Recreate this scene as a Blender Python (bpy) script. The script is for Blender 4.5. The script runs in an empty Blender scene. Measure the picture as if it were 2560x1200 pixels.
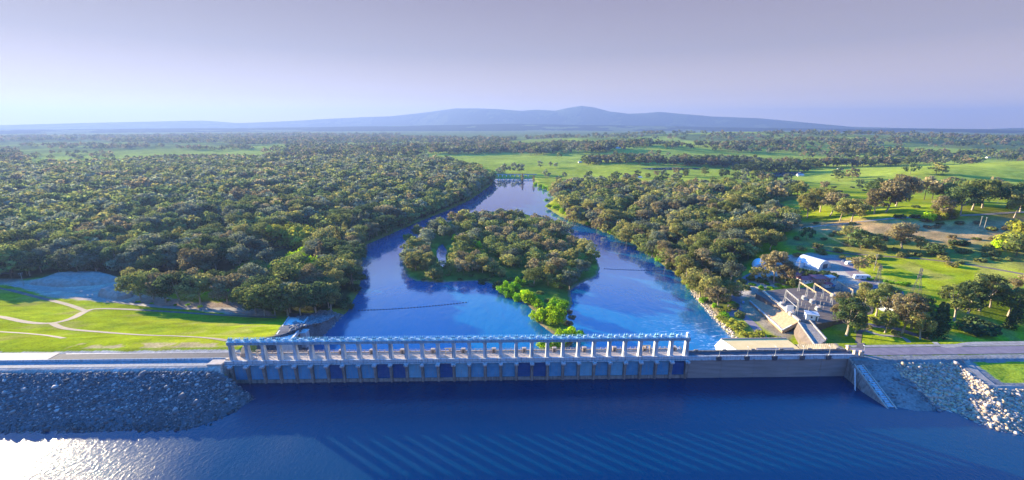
import bpy, math, random
import numpy as np
from mathutils import Vector, Matrix

# ------------------------------------------------------------------ camera, sky, sun, exposure
S = bpy.context.scene
C = S.collection
FPX, W0, H0, ZC = 1100.0, 2560.0, 1200.0, 111.0
HORIZON = 311.0
PITCH = math.atan((H0 / 2 - HORIZON) / FPX)
cam_data = bpy.data.cameras.new('camera')
cam = bpy.data.objects.new('camera', cam_data)
C.objects.link(cam)
cam.location = (0, 0, ZC)
cam.rotation_euler = (math.pi / 2 - PITCH, 0, 0)
cam_data.sensor_width = 36.0
cam_data.lens = 36.0 * FPX / W0
cam_data.clip_start = 1.0
cam_data.clip_end = 90000.0
S.camera = cam

SUN_AZ, SUN_EL = 55.0, 10.5          # degrees to the left of straight ahead, degrees above the horizon
S.view_settings.view_transform = 'Standard'
S.view_settings.look = 'None'
S.view_settings.gamma = 1.0
S.view_settings.exposure = 2.6
EXP = 2.0 ** 2.6
S.cycles.use_denoising = True
S.cycles.max_bounces = 6
S.cycles.volume_bounces = 1
S.cycles.transparent_max_bounces = 8
S.cycles.sample_clamp_indirect = 6.0

world = bpy.data.worlds.new('World')
S.world = world
world.use_nodes = True
wn, wl = world.node_tree.nodes, world.node_tree.links
wn.clear()
w_out = wn.new('ShaderNodeOutputWorld')
w_bg = wn.new('ShaderNodeBackground')
w_bg.inputs['Strength'].default_value = 0.1
sky = wn.new('ShaderNodeTexSky')
sky.sky_type = 'NISHITA'
sky.sun_disc = False
sky.sun_elevation = math.radians(SUN_EL)
sky.sun_rotation = math.radians(-SUN_AZ)
sky.air_density = 1.2
sky.dust_density = 0.6
sky.ozone_density = 3.0
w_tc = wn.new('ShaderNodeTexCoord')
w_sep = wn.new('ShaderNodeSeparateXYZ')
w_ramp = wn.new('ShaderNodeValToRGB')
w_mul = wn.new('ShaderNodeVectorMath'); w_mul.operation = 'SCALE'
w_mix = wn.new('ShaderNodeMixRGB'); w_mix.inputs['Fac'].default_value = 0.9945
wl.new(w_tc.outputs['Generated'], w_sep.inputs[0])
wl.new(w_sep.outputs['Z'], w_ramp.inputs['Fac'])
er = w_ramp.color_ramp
# the lavender evening sky: pale at the horizon, mauve higher, a bright unseen band added for river reflections, strong blue overhead to tint shade (linear colours)
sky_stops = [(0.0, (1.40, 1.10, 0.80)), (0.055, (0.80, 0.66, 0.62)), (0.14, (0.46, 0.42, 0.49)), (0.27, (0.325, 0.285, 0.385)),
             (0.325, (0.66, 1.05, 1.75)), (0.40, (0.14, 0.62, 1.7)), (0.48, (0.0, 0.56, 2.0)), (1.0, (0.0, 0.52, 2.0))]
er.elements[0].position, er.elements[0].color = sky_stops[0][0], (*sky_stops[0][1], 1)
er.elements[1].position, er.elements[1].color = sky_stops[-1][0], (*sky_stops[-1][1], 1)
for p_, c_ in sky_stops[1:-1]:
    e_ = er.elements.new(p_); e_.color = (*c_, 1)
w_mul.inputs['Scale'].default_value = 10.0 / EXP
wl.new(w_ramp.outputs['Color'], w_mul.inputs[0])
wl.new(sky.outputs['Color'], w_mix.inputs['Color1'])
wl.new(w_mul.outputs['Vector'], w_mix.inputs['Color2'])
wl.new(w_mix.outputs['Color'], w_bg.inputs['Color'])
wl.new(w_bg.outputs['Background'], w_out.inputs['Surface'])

sun_data = bpy.data.lights.new('sun', 'SUN')
sun_data.energy = 5.0
sun_data.angle = math.radians(0.5)
sun_data.color = (1.0, 0.84, 0.54)
sun = bpy.data.objects.new('sun', sun_data)
C.objects.link(sun)
sd = Vector((-math.sin(math.radians(SUN_AZ)) * math.cos(math.radians(SUN_EL)), math.cos(math.radians(SUN_AZ)) * math.cos(math.radians(SUN_EL)), math.sin(math.radians(SUN_EL))))
sun.rotation_euler = sd.to_track_quat('Z', 'Y').to_euler()
sun.location = (-200, 150, 200)

# ------------------------------------------------------------------ helpers
RNG = np.random.default_rng(7)
random.seed(7)
CP, SP = math.cos(PITCH), math.sin(PITCH)

def ray(px, py):
    """Direction of the photograph's pixel (2560x1200) from the camera, depth 1."""
    a = (px - W0 / 2) / FPX
    b = (py - H0 / 2) / FPX
    return np.array([a, CP - b * SP, -SP - b * CP])

def P(px, py, z):
    """Point on the level z seen at a pixel of the photograph."""
    d = ray(px, py)
    t = (z - ZC) / d[2]
    return np.array([d[0] * t, d[1] * t, z])

def PP(pts, z):
    return np.array([P(x, y, z)[:2] for x, y in pts])

def poly_inside(x, y, poly):
    ins = np.zeros(np.shape(x), bool)
    n = len(poly)
    for i in range(n):
        x0, y0 = poly[i]; x1, y1 = poly[(i + 1) % n]
        c = (y0 > y) != (y1 > y)
        with np.errstate(divide='ignore', invalid='ignore'):
            xi = (x1 - x0) * (y - y0) / ((y1 - y0) if y1 != y0 else 1e-9) + x0
        ins ^= c & (x < xi)
    return ins

def poly_dist(x, y, poly, closed=True):
    d2 = np.full(np.shape(x), 1e18)
    n = len(poly)
    for i in range(n if closed else n - 1):
        x0, y0 = poly[i]; x1, y1 = poly[(i + 1) % n]
        dx, dy = x1 - x0, y1 - y0
        L = dx * dx + dy * dy + 1e-9
        t = np.clip(((x - x0) * dx + (y - y0) * dy) / L, 0, 1)
        d2 = np.minimum(d2, (x - x0 - t * dx) ** 2 + (y - y0 - t * dy) ** 2)
    return np.sqrt(d2)

def sdist(x, y, poly):
    """Signed distance, positive inside."""
    d = poly_dist(x, y, poly)
    return np.where(poly_inside(x, y, poly), d, -d)

def sstep(a, b, x):
    t = np.clip((x - a) / (b - a), 0, 1)
    return t * t * (3 - 2 * t)

def _hash(ix, iy, seed):
    h = (ix.astype(np.int64) * 374761393 + iy.astype(np.int64) * 668265263 + seed * 974634777) & 0x7fffffff
    h = ((h ^ (h >> 13)) * 1274126177) & 0x7fffffff
    return ((h ^ (h >> 16)) & 0xffff) / 65535.0

def vnoise(x, y, s, seed=0):
    x = np.asarray(x, float) / s; y = np.asarray(y, float) / s
    ix, iy = np.floor(x), np.floor(y)
    fx, fy = x - ix, y - iy
    fx = fx * fx * (3 - 2 * fx); fy = fy * fy * (3 - 2 * fy)
    a = _hash(ix, iy, seed); b = _hash(ix + 1, iy, seed); c = _hash(ix, iy + 1, seed); d = _hash(ix + 1, iy + 1, seed)
    return (a * (1 - fx) + b * fx) * (1 - fy) + (c * (1 - fx) + d * fx) * fy

def fbm(x, y, s, seed=0, o=4):
    v = 0; a = 0.5; tot = 0
    for k in range(o):
        v = v + a * vnoise(x, y, s, seed + k * 17); tot += a; a *= 0.5; s *= 0.5
    return v / tot

class MB:
    """Collects shapes; build() links them as ONE mesh object."""
    def __init__(self):
        self.v, self.f = [], []
    def add(self, verts, faces):
        o = len(self.v)
        self.v += [tuple(map(float, p)) for p in verts]
        self.f += [tuple(i + o for i in f) for f in faces]
        return self
    def box(self, x0, x1, y0, y1, z0, z1):
        return self.add([(x0, y0, z0), (x1, y0, z0), (x1, y1, z0), (x0, y1, z0), (x0, y0, z1), (x1, y0, z1), (x1, y1, z1), (x0, y1, z1)],
                        [(0, 3, 2, 1), (4, 5, 6, 7), (0, 1, 5, 4), (1, 2, 6, 5), (2, 3, 7, 6), (3, 0, 4, 7)])
    def loft(self, rings, caps=True):
        n = len(rings[0]); vs = [p for r in rings for p in r]; fs = []
        for k in range(len(rings) - 1):
            for i in range(n):
                j = (i + 1) % n
                fs.append((k * n + i, k * n + j, (k + 1) * n + j, (k + 1) * n + i))
        if caps:
            fs.append(tuple(range(n - 1, -1, -1)))
            fs.append(tuple((len(rings) - 1) * n + i for i in range(n)))
        return self.add(vs, fs)
    def prism(self, poly, z0, z1):
        """A ground-plan outline (counter-clockwise) raised from z0 to z1."""
        return self.loft([[(x, y, z0) for x, y in poly], [(x, y, z1) for x, y in poly]])
    def bar(self, p0, p1, w, h=None):
        """Square bar between two points."""
        h = h or w
        p0, p1 = Vector(p0), Vector(p1)
        d = (p1 - p0).normalized()
        up = Vector((0, 0, 1)) if abs(d.z) < 0.95 else Vector((0, 1, 0))
        s = d.cross(up).normalized() * (w / 2); t = s.cross(d).normalized() * (h / 2)
        r = lambda p: [p - s - t, p + s - t, p + s + t, p - s + t]
        return self.loft([r(p0), r(p1)])
    def tube(self, pts, radii, n=8, caps=True):
        pts = [Vector(p) for p in pts]
        if not hasattr(radii, '__len__'): radii = [radii] * len(pts)
        rings = []
        for i, p in enumerate(pts):
            d = (pts[min(i + 1, len(pts) - 1)] - pts[max(i - 1, 0)]).normalized()
            up = Vector((0, 0, 1)) if abs(d.z) < 0.9 else Vector((0, 1, 0))
            s = d.cross(up).normalized(); t = s.cross(d).normalized()
            rings.append([p + (s * math.cos(2 * math.pi * k / n) + t * math.sin(2 * math.pi * k / n)) * radii[i] for k in range(n)])
        return self.loft(rings, caps)
    def build(self, name, mat, parent=None, smooth=False):
        me = bpy.data.meshes.new(name)
        me.from_pydata(self.v, [], self.f)
        me.validate()
        me.materials.append(mat)
        if smooth:
            for p in me.polygons: p.use_smooth = True
        # make the faces look outward
        import bmesh
        bm = bmesh.new(); bm.from_mesh(me); bmesh.ops.recalc_face_normals(bm, faces=bm.faces); bm.to_mesh(me); bm.free()
        o = bpy.data.objects.new(name, me)
        C.objects.link(o)
        if parent is not None: o.parent = parent
        return o

def tag(o, label=None, cat=None, group=None, kind=None):
    if label: o['label'] = label
    if cat: o['category'] = cat
    if group: o['group'] = group
    if kind: o['kind'] = kind
    return o

def empty(name, loc, rz=0.0, label=None, cat=None, group=None):
    o = bpy.data.objects.new(name, None)
    o.empty_display_size = 1.0
    C.objects.link(o)
    o.location = tuple(float(c) for c in loc); o.rotation_euler = (0, 0, rz)
    return tag(o, label, cat, group)

def kids_of(o):
    return [c for c in C.objects if c.parent == o]

def dup(root, kids, loc, rz=0.0, scale=None, label=None, group=None):
    """A copy of a thing and of its parts (kids: [(part, [sub-parts])])."""
    r = root.copy(); C.objects.link(r)
    r.location = tuple(float(c) for c in loc); r.rotation_euler = (0, 0, rz)
    if scale is not None: r.scale = scale if hasattr(scale, '__len__') else (scale,) * 3
    if label: r['label'] = label
    if group: r['group'] = group
    for p, subs in kids:
        c = p.copy(); C.objects.link(c); c.parent = r
        for s in subs:
            d = s.copy(); C.objects.link(d); d.parent = c
    return r

def fast_mesh(name, verts, faces_n, idx, mat, col=None, smooth=False):
    """Mesh from numpy arrays: verts Nx3, faces all with faces_n corners, idx MxK."""
    me = bpy.data.meshes.new(name)
    nv, nf = len(verts), len(idx)
    me.vertices.add(nv); me.vertices.foreach_set('co', np.asarray(verts, np.float32).ravel())
    me.loops.add(nf * faces_n); me.loops.foreach_set('vertex_index', np.asarray(idx, np.int32).ravel())
    me.polygons.add(nf)
    me.polygons.foreach_set('loop_start', np.arange(0, nf * faces_n, faces_n, dtype=np.int32))
    me.polygons.foreach_set('loop_total', np.full(nf, faces_n, np.int32))
    if smooth: me.polygons.foreach_set('use_smooth', np.ones(nf, bool))
    me.update(calc_edges=True)
    if col is not None:
        a = me.attributes.new('Col', 'FLOAT_COLOR', 'POINT')
        c4 = np.ones((nv, 4), np.float32); c4[:, :3] = col
        a.data.foreach_set('color', c4.ravel())
    me.materials.append(mat)
    return me

def link(name, me, parent=None):
    o = bpy.data.objects.new(name, me); C.objects.link(o)
    if parent is not None: o.parent = parent
    return o

# ------------------------------------------------------------------ materials
def nodes(name):
    m = bpy.data.materials.new(name); m.use_nodes = True
    nt = m.node_tree
    return m, nt.nodes, nt.links, nt.nodes['Principled BSDF']

def noise_mat(name, c1, c2, scale=1.0, rough=0.8, bump=0.0, bump_scale=None, detail=5.0, spec=0.3, metal=0.0, stain=None, stretch=None):
    """Two colours mixed by noise in object space, with optional bump and downward-running stains of a third colour."""
    m, n, l, b = nodes(name)
    tc = n.new('ShaderNodeTexCoord'); mp = n.new('ShaderNodeMapping')
    l.new(tc.outputs['Object'], mp.inputs['Vector'])
    if stretch: mp.inputs['Scale'].default_value = stretch
    t = n.new('ShaderNodeTexNoise'); t.inputs['Scale'].default_value = scale; t.inputs['Detail'].default_value = detail
    l.new(mp.outputs['Vector'], t.inputs['Vector'])
    r = n.new('ShaderNodeValToRGB')
    r.color_ramp.elements[0].position = 0.35; r.color_ramp.elements[1].position = 0.65
    r.color_ramp.elements[0].color = (*c1, 1); r.color_ramp.elements[1].color = (*c2, 1)
    l.new(t.outputs['Fac'], r.inputs['Fac'])
    out = r.outputs['Color']
    if stain:
        mp2 = n.new('ShaderNodeMapping'); mp2.inputs['Scale'].default_value = (1.1, 1.1, 0.12)
        l.new(tc.outputs['Object'], mp2.inputs['Vector'])
        t2 = n.new('ShaderNodeTexNoise'); t2.inputs['Scale'].default_value = 1.0; t2.inputs['Detail'].default_value = 6.0
        l.new(mp2.outputs['Vector'], t2.inputs['Vector'])
        r2 = n.new('ShaderNodeValToRGB'); r2.color_ramp.elements[0].position = 0.48; r2.color_ramp.elements[1].position = 0.68
        l.new(t2.outputs['Fac'], r2.inputs['Fac'])
        mx = n.new('ShaderNodeMixRGB'); mx.inputs['Color2'].default_value = (*stain, 1)
        l.new(r2.outputs['Color'], mx.inputs['Fac']); l.new(out, mx.inputs['Color1'])
        out = mx.outputs['Color']
    l.new(out, b.inputs['Base Color'])
    b.inputs['Roughness'].default_value = rough
    b.inputs['Metallic'].default_value = metal
    b.inputs['Specular IOR Level'].default_value = spec
    if bump:
        t3 = n.new('ShaderNodeTexNoise'); t3.inputs['Scale'].default_value = bump_scale or scale * 4; t3.inputs['Detail'].default_value = 4.0
        l.new(tc.outputs['Object'], t3.inputs['Vector'])
        bp = n.new('ShaderNodeBump'); bp.inputs['Strength'].default_value = bump; bp.inputs['Distance'].default_value = 0.2
        l.new(t3.outputs['Fac'], bp.inputs['Height']); l.new(bp.outputs['Normal'], b.inputs['Normal'])
    return m

def leaf_mat(name, translucent=0.3):
    m, n, l, b = nodes(name)
    n.remove(b)
    at = n.new('ShaderNodeAttribute'); at.attribute_name = 'Col'
    oi = n.new('ShaderNodeObjectInfo')
    mr = n.new('ShaderNodeMapRange'); mr.inputs['To Min'].default_value = 0.78; mr.inputs['To Max'].default_value = 1.22
    l.new(oi.outputs['Random'], mr.inputs['Value'])
    sc = n.new('ShaderNodeVectorMath'); sc.operation = 'SCALE'
    l.new(at.outputs['Color'], sc.inputs[0]); l.new(mr.outputs['Result'], sc.inputs['Scale'])
    d = n.new('ShaderNodeBsdfDiffuse'); t = n.new('ShaderNodeBsdfTranslucent'); mx = n.new('ShaderNodeMixShader')
    mx.inputs['Fac'].default_value = translucent
    l.new(sc.outputs['Vector'], d.inputs['Color']); l.new(sc.outputs['Vector'], t.inputs['Color'])
    l.new(d.outputs[0], mx.inputs[1]); l.new(t.outputs[0], mx.inputs[2])
    l.new(mx.outputs[0], n['Material Output'].inputs['Surface'])
    return m

def terrain_mat():
    m, n, l, b = nodes('ground')
    at = n.new('ShaderNodeAttribute'); at.attribute_name = 'Col'
    tc = n.new('ShaderNodeTexCoord')
    acc = at.outputs['Color']
    for sc_, lo, hi, dt in ((0.9, 0.72, 1.28, 6.0), (0.09, 0.75, 1.25, 5.0), (0.012, 0.8, 1.2, 4.0)):
        t = n.new('ShaderNodeTexNoise'); t.inputs['Scale'].default_value = sc_; t.inputs['Detail'].default_value = dt
        l.new(tc.outputs['Object'], t.inputs['Vector'])
        mr = n.new('ShaderNodeMapRange'); mr.inputs['From Min'].default_value = 0.3; mr.inputs['From Max'].default_value = 0.7
        mr.inputs['To Min'].default_value = lo; mr.inputs['To Max'].default_value = hi
        l.new(t.outputs['Fac'], mr.inputs['Value'])
        s = n.new('ShaderNodeVectorMath'); s.operation = 'SCALE'
        l.new(acc, s.inputs[0]); l.new(mr.outputs['Result'], s.inputs['Scale'])
        acc = s.outputs['Vector']
    l.new(acc, b.inputs['Base Color'])
    b.inputs['Roughness'].default_value = 1.0; b.inputs['Specular IOR Level'].default_value = 0.0
    t3 = n.new('ShaderNodeTexNoise'); t3.inputs['Scale'].default_value = 0.7; t3.inputs['Detail'].default_value = 8.0
    l.new(tc.outputs['Object'], t3.inputs['Vector'])
    bp = n.new('ShaderNodeBump'); bp.inputs['Strength'].default_value = 0.35; bp.inputs['Distance'].default_value = 0.5
    l.new(t3.outputs['Fac'], bp.inputs['Height']); l.new(bp.outputs['Normal'], b.inputs['Normal'])
    return m

def water_mat(name, body, rough, waves, spec=0.5, calm=None, foam=None):
    """waves: [(scale, stretch_x, stretch_y, rotation degrees, height)]; calm: (y0, y1), waves die out between; foam: (x, y, rx, ry)"""
    m, n, l, b = nodes(name)
    tc = n.new('ShaderNodeTexCoord')
    t0 = n.new('ShaderNodeTexNoise'); t0.inputs['Scale'].default_value = 0.018; t0.inputs['Detail'].default_value = 3
    l.new(tc.outputs['Object'], t0.inputs['Vector'])
    mx = n.new('ShaderNodeMixRGB'); mx.inputs['Color1'].default_value = (*body, 1); mx.inputs['Color2'].default_value = (*[c * 1.35 for c in body], 1)
    l.new(t0.outputs['Fac'], mx.inputs['Fac']); base = mx.outputs['Color']
    b.inputs['Roughness'].default_value = rough
    b.inputs['IOR'].default_value = 1.33
    b.inputs['Specular IOR Level'].default_value = spec
    b.inputs['Coat Weight'].default_value = 1.0 if calm else 0.0; b.inputs['Coat Roughness'].default_value = 0.05; b.inputs['Coat IOR'].default_value = 1.33
    sep = n.new('ShaderNodeSeparateXYZ'); l.new(tc.outputs['Object'], sep.inputs[0])
    amp = None
    if calm:
        mr = n.new('ShaderNodeMapRange'); mr.inputs['From Min'].default_value = calm[0]; mr.inputs['From Max'].default_value = calm[1]
        mr.inputs['To Min'].default_value = 1.0; mr.inputs['To Max'].default_value = 0.04
        l.new(sep.outputs['Y'], mr.inputs['Value']); amp = mr.outputs['Result']
        mm = n.new('ShaderNodeMath'); mm.operation = 'MULTIPLY_ADD'; mm.inputs[1].default_value = rough; mm.inputs[2].default_value = 0.02
        l.new(amp, mm.inputs[0]); l.new(mm.outputs[0], b.inputs['Roughness'])
    if not calm:
        mr = n.new('ShaderNodeMapRange'); mr.inputs['From Min'].default_value = 0.35; mr.inputs['From Max'].default_value = 0.65; mr.inputs['To Min'].default_value = rough * 0.75; mr.inputs['To Max'].default_value = rough * 1.3
        l.new(t0.outputs['Fac'], mr.inputs['Value']); l.new(mr.outputs['Result'], b.inputs['Roughness'])
    acc = None
    for sc_, sx, sy, rot, hgt in waves:
        mp = n.new('ShaderNodeMapping'); mp.inputs['Rotation'].default_value = (0, 0, math.radians(rot)); mp.inputs['Scale'].default_value = (sx, sy, 1)
        l.new(tc.outputs['Object'], mp.inputs['Vector'])
        t = n.new('ShaderNodeTexNoise'); t.inputs['Scale'].default_value = sc_; t.inputs['Detail'].default_value = 3.0; t.inputs['Distortion'].default_value = 0.4
        l.new(mp.outputs['Vector'], t.inputs['Vector'])
        ma = n.new('ShaderNodeMath'); ma.operation = 'MULTIPLY_ADD'
        l.new(t.outputs['Fac'], ma.inputs[0]); ma.inputs[1].default_value = hgt
        if acc is None: ma.inputs[2].default_value = 0.0
        else: l.new(acc, ma.inputs[2])
        acc = ma.outputs[0]
    if amp is not None:
        mu = n.new('ShaderNodeMath'); mu.operation = 'MULTIPLY'; l.new(acc, mu.inputs[0]); l.new(amp, mu.inputs[1]); acc = mu.outputs[0]
    if foam:
        mp = n.new('ShaderNodeMapping'); mp.vector_type = 'TEXTURE'; mp.inputs['Location'].default_value = (foam[0], foam[1], 0); mp.inputs['Rotation'].default_value = (0, 0, math.radians(-35)); mp.inputs['Scale'].default_value = (foam[2], foam[3], 1000)
        l.new(tc.outputs['Object'], mp.inputs['Vector'])
        g = n.new('ShaderNodeTexGradient'); g.gradient_type = 'SPHERICAL'; l.new(mp.outputs['Vector'], g.inputs['Vector'])
        mp2 = n.new('ShaderNodeMapping'); mp2.inputs['Rotation'].default_value = (0, 0, math.radians(30)); mp2.inputs['Scale'].default_value = (0.12, 0.5, 1); l.new(tc.outputs['Object'], mp2.inputs['Vector'])
        tf = n.new('ShaderNodeTexNoise'); tf.inputs['Scale'].default_value = 1.0; tf.inputs['Detail'].default_value = 7.0; tf.inputs['Distortion'].default_value = 1.5; l.new(mp2.outputs['Vector'], tf.inputs['Vector'])
        rf = n.new('ShaderNodeMapRange'); rf.inputs['From Min'].default_value = 0.54; rf.inputs['From Max'].default_value = 0.70; l.new(tf.outputs['Fac'], rf.inputs['Value'])
        mf = n.new('ShaderNodeMath'); mf.operation = 'MULTIPLY'; l.new(g.outputs['Fac'], mf.inputs[0]); l.new(rf.outputs['Result'], mf.inputs[1])
        m2 = n.new('ShaderNodeMixRGB'); m2.inputs['Color2'].default_value = (0.65, 0.72, 0.75, 1); l.new(mf.outputs[0], m2.inputs['Fac']); l.new(base, m2.inputs['Color1']); base = m2.outputs['Color']
    l.new(base, b.inputs['Base Color'])
    bp = n.new('ShaderNodeBump'); bp.inputs['Strength'].default_value = 1.0; bp.inputs['Distance'].default_value = 1.0
    l.new(acc, bp.inputs['Height']); l.new(bp.outputs['Normal'], b.inputs['Normal'])
    return m

M = {}
M['concrete'] = noise_mat('concrete', (0.36, 0.40, 0.43), (0.46, 0.49, 0.52), 0.6, 0.85, 0.15, 3.0, stain=(0.22, 0.22, 0.22))
M['old_concrete'] = noise_mat('old_concrete', (0.20, 0.17, 0.15), (0.28, 0.25, 0.23), 0.5, 0.9, 0.2, 2.5, stain=(0.13, 0.11, 0.10))
M['pale_concrete'] = noise_mat('pale_concrete', (0.55, 0.54, 0.52), (0.66, 0.65, 0.62), 0.8, 0.8, 0.1, 3.0, stain=(0.42, 0.41, 0.40))
M['beige'] = noise_mat('beige_concrete', (0.36, 0.28, 0.23), (0.46, 0.37, 0.31), 0.5, 0.85, 0.1, 3.0)
M['asphalt'] = noise_mat('asphalt', (0.06, 0.06, 0.075), (0.085, 0.08, 0.095), 0.4, 0.9, 0.1, 6.0)
M['road_mauve'] = noise_mat('worn_asphalt', (0.16, 0.13, 0.15), (0.21, 0.17, 0.19), 0.25, 0.9, 0.1, 6.0)
M['gravel'] = noise_mat('gravel', (0.24, 0.205, 0.175), (0.34, 0.295, 0.255), 0.35, 0.95, 0.3, 2.5)
M['track'] = noise_mat('gravel_track', (0.10, 0.078, 0.068), (0.15, 0.12, 0.105), 0.3, 0.95, 0.2, 2.5)
M['white'] = noise_mat('white_paint', (0.66, 0.67, 0.68), (0.76, 0.76, 0.76), 1.0, 0.5, spec=0.4)
M['gate_blue'] = noise_mat('weathered_blue_gate', (0.07, 0.25, 0.42), (0.11, 0.32, 0.49), 0.35, 0.55, 0.1, 2.0, stain=(0.15, 0.27, 0.36))
M['gate_teal'] = noise_mat('pale_blue_gate', (0.13, 0.35, 0.48), (0.19, 0.41, 0.53), 0.35, 0.55, 0.1, 2.0, stain=(0.2, 0.33, 0.4))
M['gate_dark'] = noise_mat('dark_blue_gate', (0.025, 0.085, 0.22), (0.04, 0.11, 0.27), 0.35, 0.5, 0.1, 2.0, stain=(0.03, 0.08, 0.25))
M['hoist_cyan'] = noise_mat('cyan_machine_paint', (0.26, 0.52, 0.62), (0.34, 0.60, 0.68), 1.5, 0.4, spec=0.5)
M['hoist_white'] = noise_mat('white_machine_paint', (0.42, 0.55, 0.62), (0.52, 0.64, 0.70), 1.5, 0.4, spec=0.5)
M['girder_blue'] = noise_mat('blue_girder_paint', (0.20, 0.31, 0.38), (0.26, 0.37, 0.44), 0.5, 0.5, stain=(0.13, 0.2, 0.27))
M['steel'] = noise_mat('galvanised_steel', (0.42, 0.43, 0.45), (0.55, 0.56, 0.58), 2.0, 0.45, metal=0.5)
M['dark_steel'] = noise_mat('dark_steel', (0.07, 0.07, 0.08), (0.11, 0.11, 0.12), 2.0, 0.5)
M['tan_metal'] = noise_mat('tan_metal', (0.46, 0.36, 0.26), (0.56, 0.45, 0.33), 1.0, 0.6)
M['kiosk_brown'] = noise_mat('brown_render', (0.24, 0.19, 0.17), (0.32, 0.26, 0.23), 1.0, 0.8)
M['roof_beige'] = noise_mat('beige_roof', (0.72, 0.50, 0.20), (0.78, 0.55, 0.24), 0.2, 0.7, 0.05, 1.0)
M['roof_red'] = noise_mat('red_roof', (0.30, 0.07, 0.08), (0.42, 0.11, 0.12), 0.6, 0.7, 0.1, 3.0)
M['roof_grey'] = noise_mat('grey_roof', (0.35, 0.37, 0.40), (0.45, 0.47, 0.50), 0.6, 0.6)
M['brick'] = noise_mat('brown_brick', (0.28, 0.16, 0.12), (0.38, 0.23, 0.17), 1.2, 0.85)
M['glass'] = noise_mat('dark_glass', (0.02, 0.03, 0.05), (0.03, 0.04, 0.06), 1.0, 0.1, spec=0.6)
M['bark'] = noise_mat('pale_bark', (0.28, 0.22, 0.17), (0.45, 0.38, 0.31), 1.2, 0.9, stretch=(1, 1, 0.25))
M['pole_wood'] = noise_mat('weathered_pole', (0.30, 0.26, 0.22), (0.42, 0.37, 0.32), 1.0, 0.9)
M['timber_orange'] = noise_mat('orange_girder', (0.52, 0.34, 0.18), (0.62, 0.42, 0.24), 0.8, 0.7)
M['sand'] = noise_mat('sandy_revetment', (0.27, 0.18, 0.11), (0.36, 0.25, 0.16), 0.7, 0.95, 0.4, 1.6)
M['car_white'] = noise_mat('white_car_paint', (0.78, 0.78, 0.79), (0.80, 0.80, 0.81), 1.0, 0.25, spec=0.6)
M['car_blue'] = noise_mat('blue_car_paint', (0.10, 0.25, 0.50), (0.12, 0.28, 0.55), 1.0, 0.25, spec=0.6)
M['rubber'] = noise_mat('black_rubber', (0.02, 0.02, 0.02), (0.03, 0.03, 0.03), 2.0, 0.8)
M['strip'] = noise_mat('weathered_strip', (0.20, 0.20, 0.21), (0.30, 0.29, 0.29), 0.5, 0.9, 0.1, 2.0, stain=(0.14, 0.14, 0.15))
M['yard_paint'] = noise_mat('weathered_pale_paint', (0.27, 0.27, 0.28), (0.38, 0.37, 0.36), 0.8, 0.7)
M['wall_concrete'] = noise_mat('banded_wall_concrete', (0.21, 0.185, 0.175), (0.27, 0.245, 0.235), 0.5, 0.9, 0.12, 2.0, stretch=(0.15, 0.15, 1.6))
M['rock'] = None
M['leaf'] = leaf_mat('gum_leaves', 0.42)
M['leaf_bright'] = leaf_mat('willow_leaves', 0.4)
M['ground'] = terrain_mat()
def rock_mat():
    m, n, l, b = nodes('quarry_rock')
    at = n.new('ShaderNodeAttribute'); at.attribute_name = 'Col'
    l.new(at.outputs['Color'], b.inputs['Base Color']); b.inputs['Roughness'].default_value = 0.9; b.inputs['Specular IOR Level'].default_value = 0.2
    return m
M['rock'] = rock_mat()
M['reservoir'] = water_mat('reservoir_water', (0.000, 0.021, 0.055), 0.185, [(0.8, 1, 0.6, 25, 0.11), (2.2, 1, 0.7, 35, 0.06)], 1.0)
M['river'] = water_mat('river_water', (0.004, 0.10, 0.205), 0.12, [(0.10, 1, 0.35, -18, 0.36), (0.30, 1, 0.45, -25, 0.20)], 1.0, (420, 760), (150, 292, 62, 34))
M['rough_river'] = M['river']

# ------------------------------------------------------------------ the lie of the land
AX0, AY0, AROT = -135.0, 189.2, math.radians(1.25)     # left end of the spillway and the direction of the dam
def axis_v(x, y):
    """Distance downstream of the dam's upstream face."""
    return -(x - AX0) * math.sin(AROT) + (y - AY0) * math.cos(AROT)

LEFT_BANK_PX = [(800, 845), (838, 806), (868, 780), (880, 758), (896, 732), (902, 700), (893, 665), (897, 640), (915, 612), (1000, 575), (1060, 549), (1120, 525), (1175, 500), (1203, 480), (1228, 462), (1238, 446)]
RIGHT_BANK_PX = [(1328, 446), (1348, 464), (1392, 490), (1362, 516), (1402, 542), (1442, 556), (1490, 572), (1545, 592), (1610, 622), (1640, 650), (1672, 672), (1705, 694), (1722, 720), (1745, 752), (1785, 796), (1815, 830), (1845, 858)]
ZRIV = -40.0
LEFT_BANK = PP(LEFT_BANK_PX, ZRIV)
RIGHT_BANK = PP(RIGHT_BANK_PX, ZRIV)
RIVER = np.vstack([[(-136, 198)], LEFT_BANK, RIGHT_BANK, [(166, 268), (150, 250), (122, 243), (120, 200)]])
ISLAND_PX = [(1018, 692), (1005, 660), (1012, 622), (1050, 590), (1120, 555), (1200, 530), (1290, 528), (1370, 552), (1430, 590), (1490, 640), (1500, 672), (1492, 690), (1445, 712), (1425, 728), (1432, 760), (1412, 800), (1440, 822), (1446, 845), (1420, 868), (1375, 872), (1385, 838), (1338, 802), (1340, 785), (1310, 752), (1262, 736), (1235, 712), (1200, 702), (1100, 706), (1040, 703)]
ISLAND = PP(ISLAND_PX, ZRIV)
LAGOON = PP([(1098, 664), (1090, 640), (1092, 618), (1108, 608), (1120, 628), (1114, 650), (1124, 668), (1110, 674)], ZRIV)
POND = PP([(1905, 446), (1940, 440), (2000, 438), (2012, 441), (1985, 447), (1935, 451)], -36)

PLATEAU_Z = -25.0
PLATEAU_PX = [(1890, 733), (1910, 727), (1960, 722), (2060, 715), (2190, 745), (2180, 788), (2100, 800), (2030, 812), (2003, 802), (1990, 795)]
PLATEAU = PP(PLATEAU_PX, PLATEAU_Z)

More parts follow.
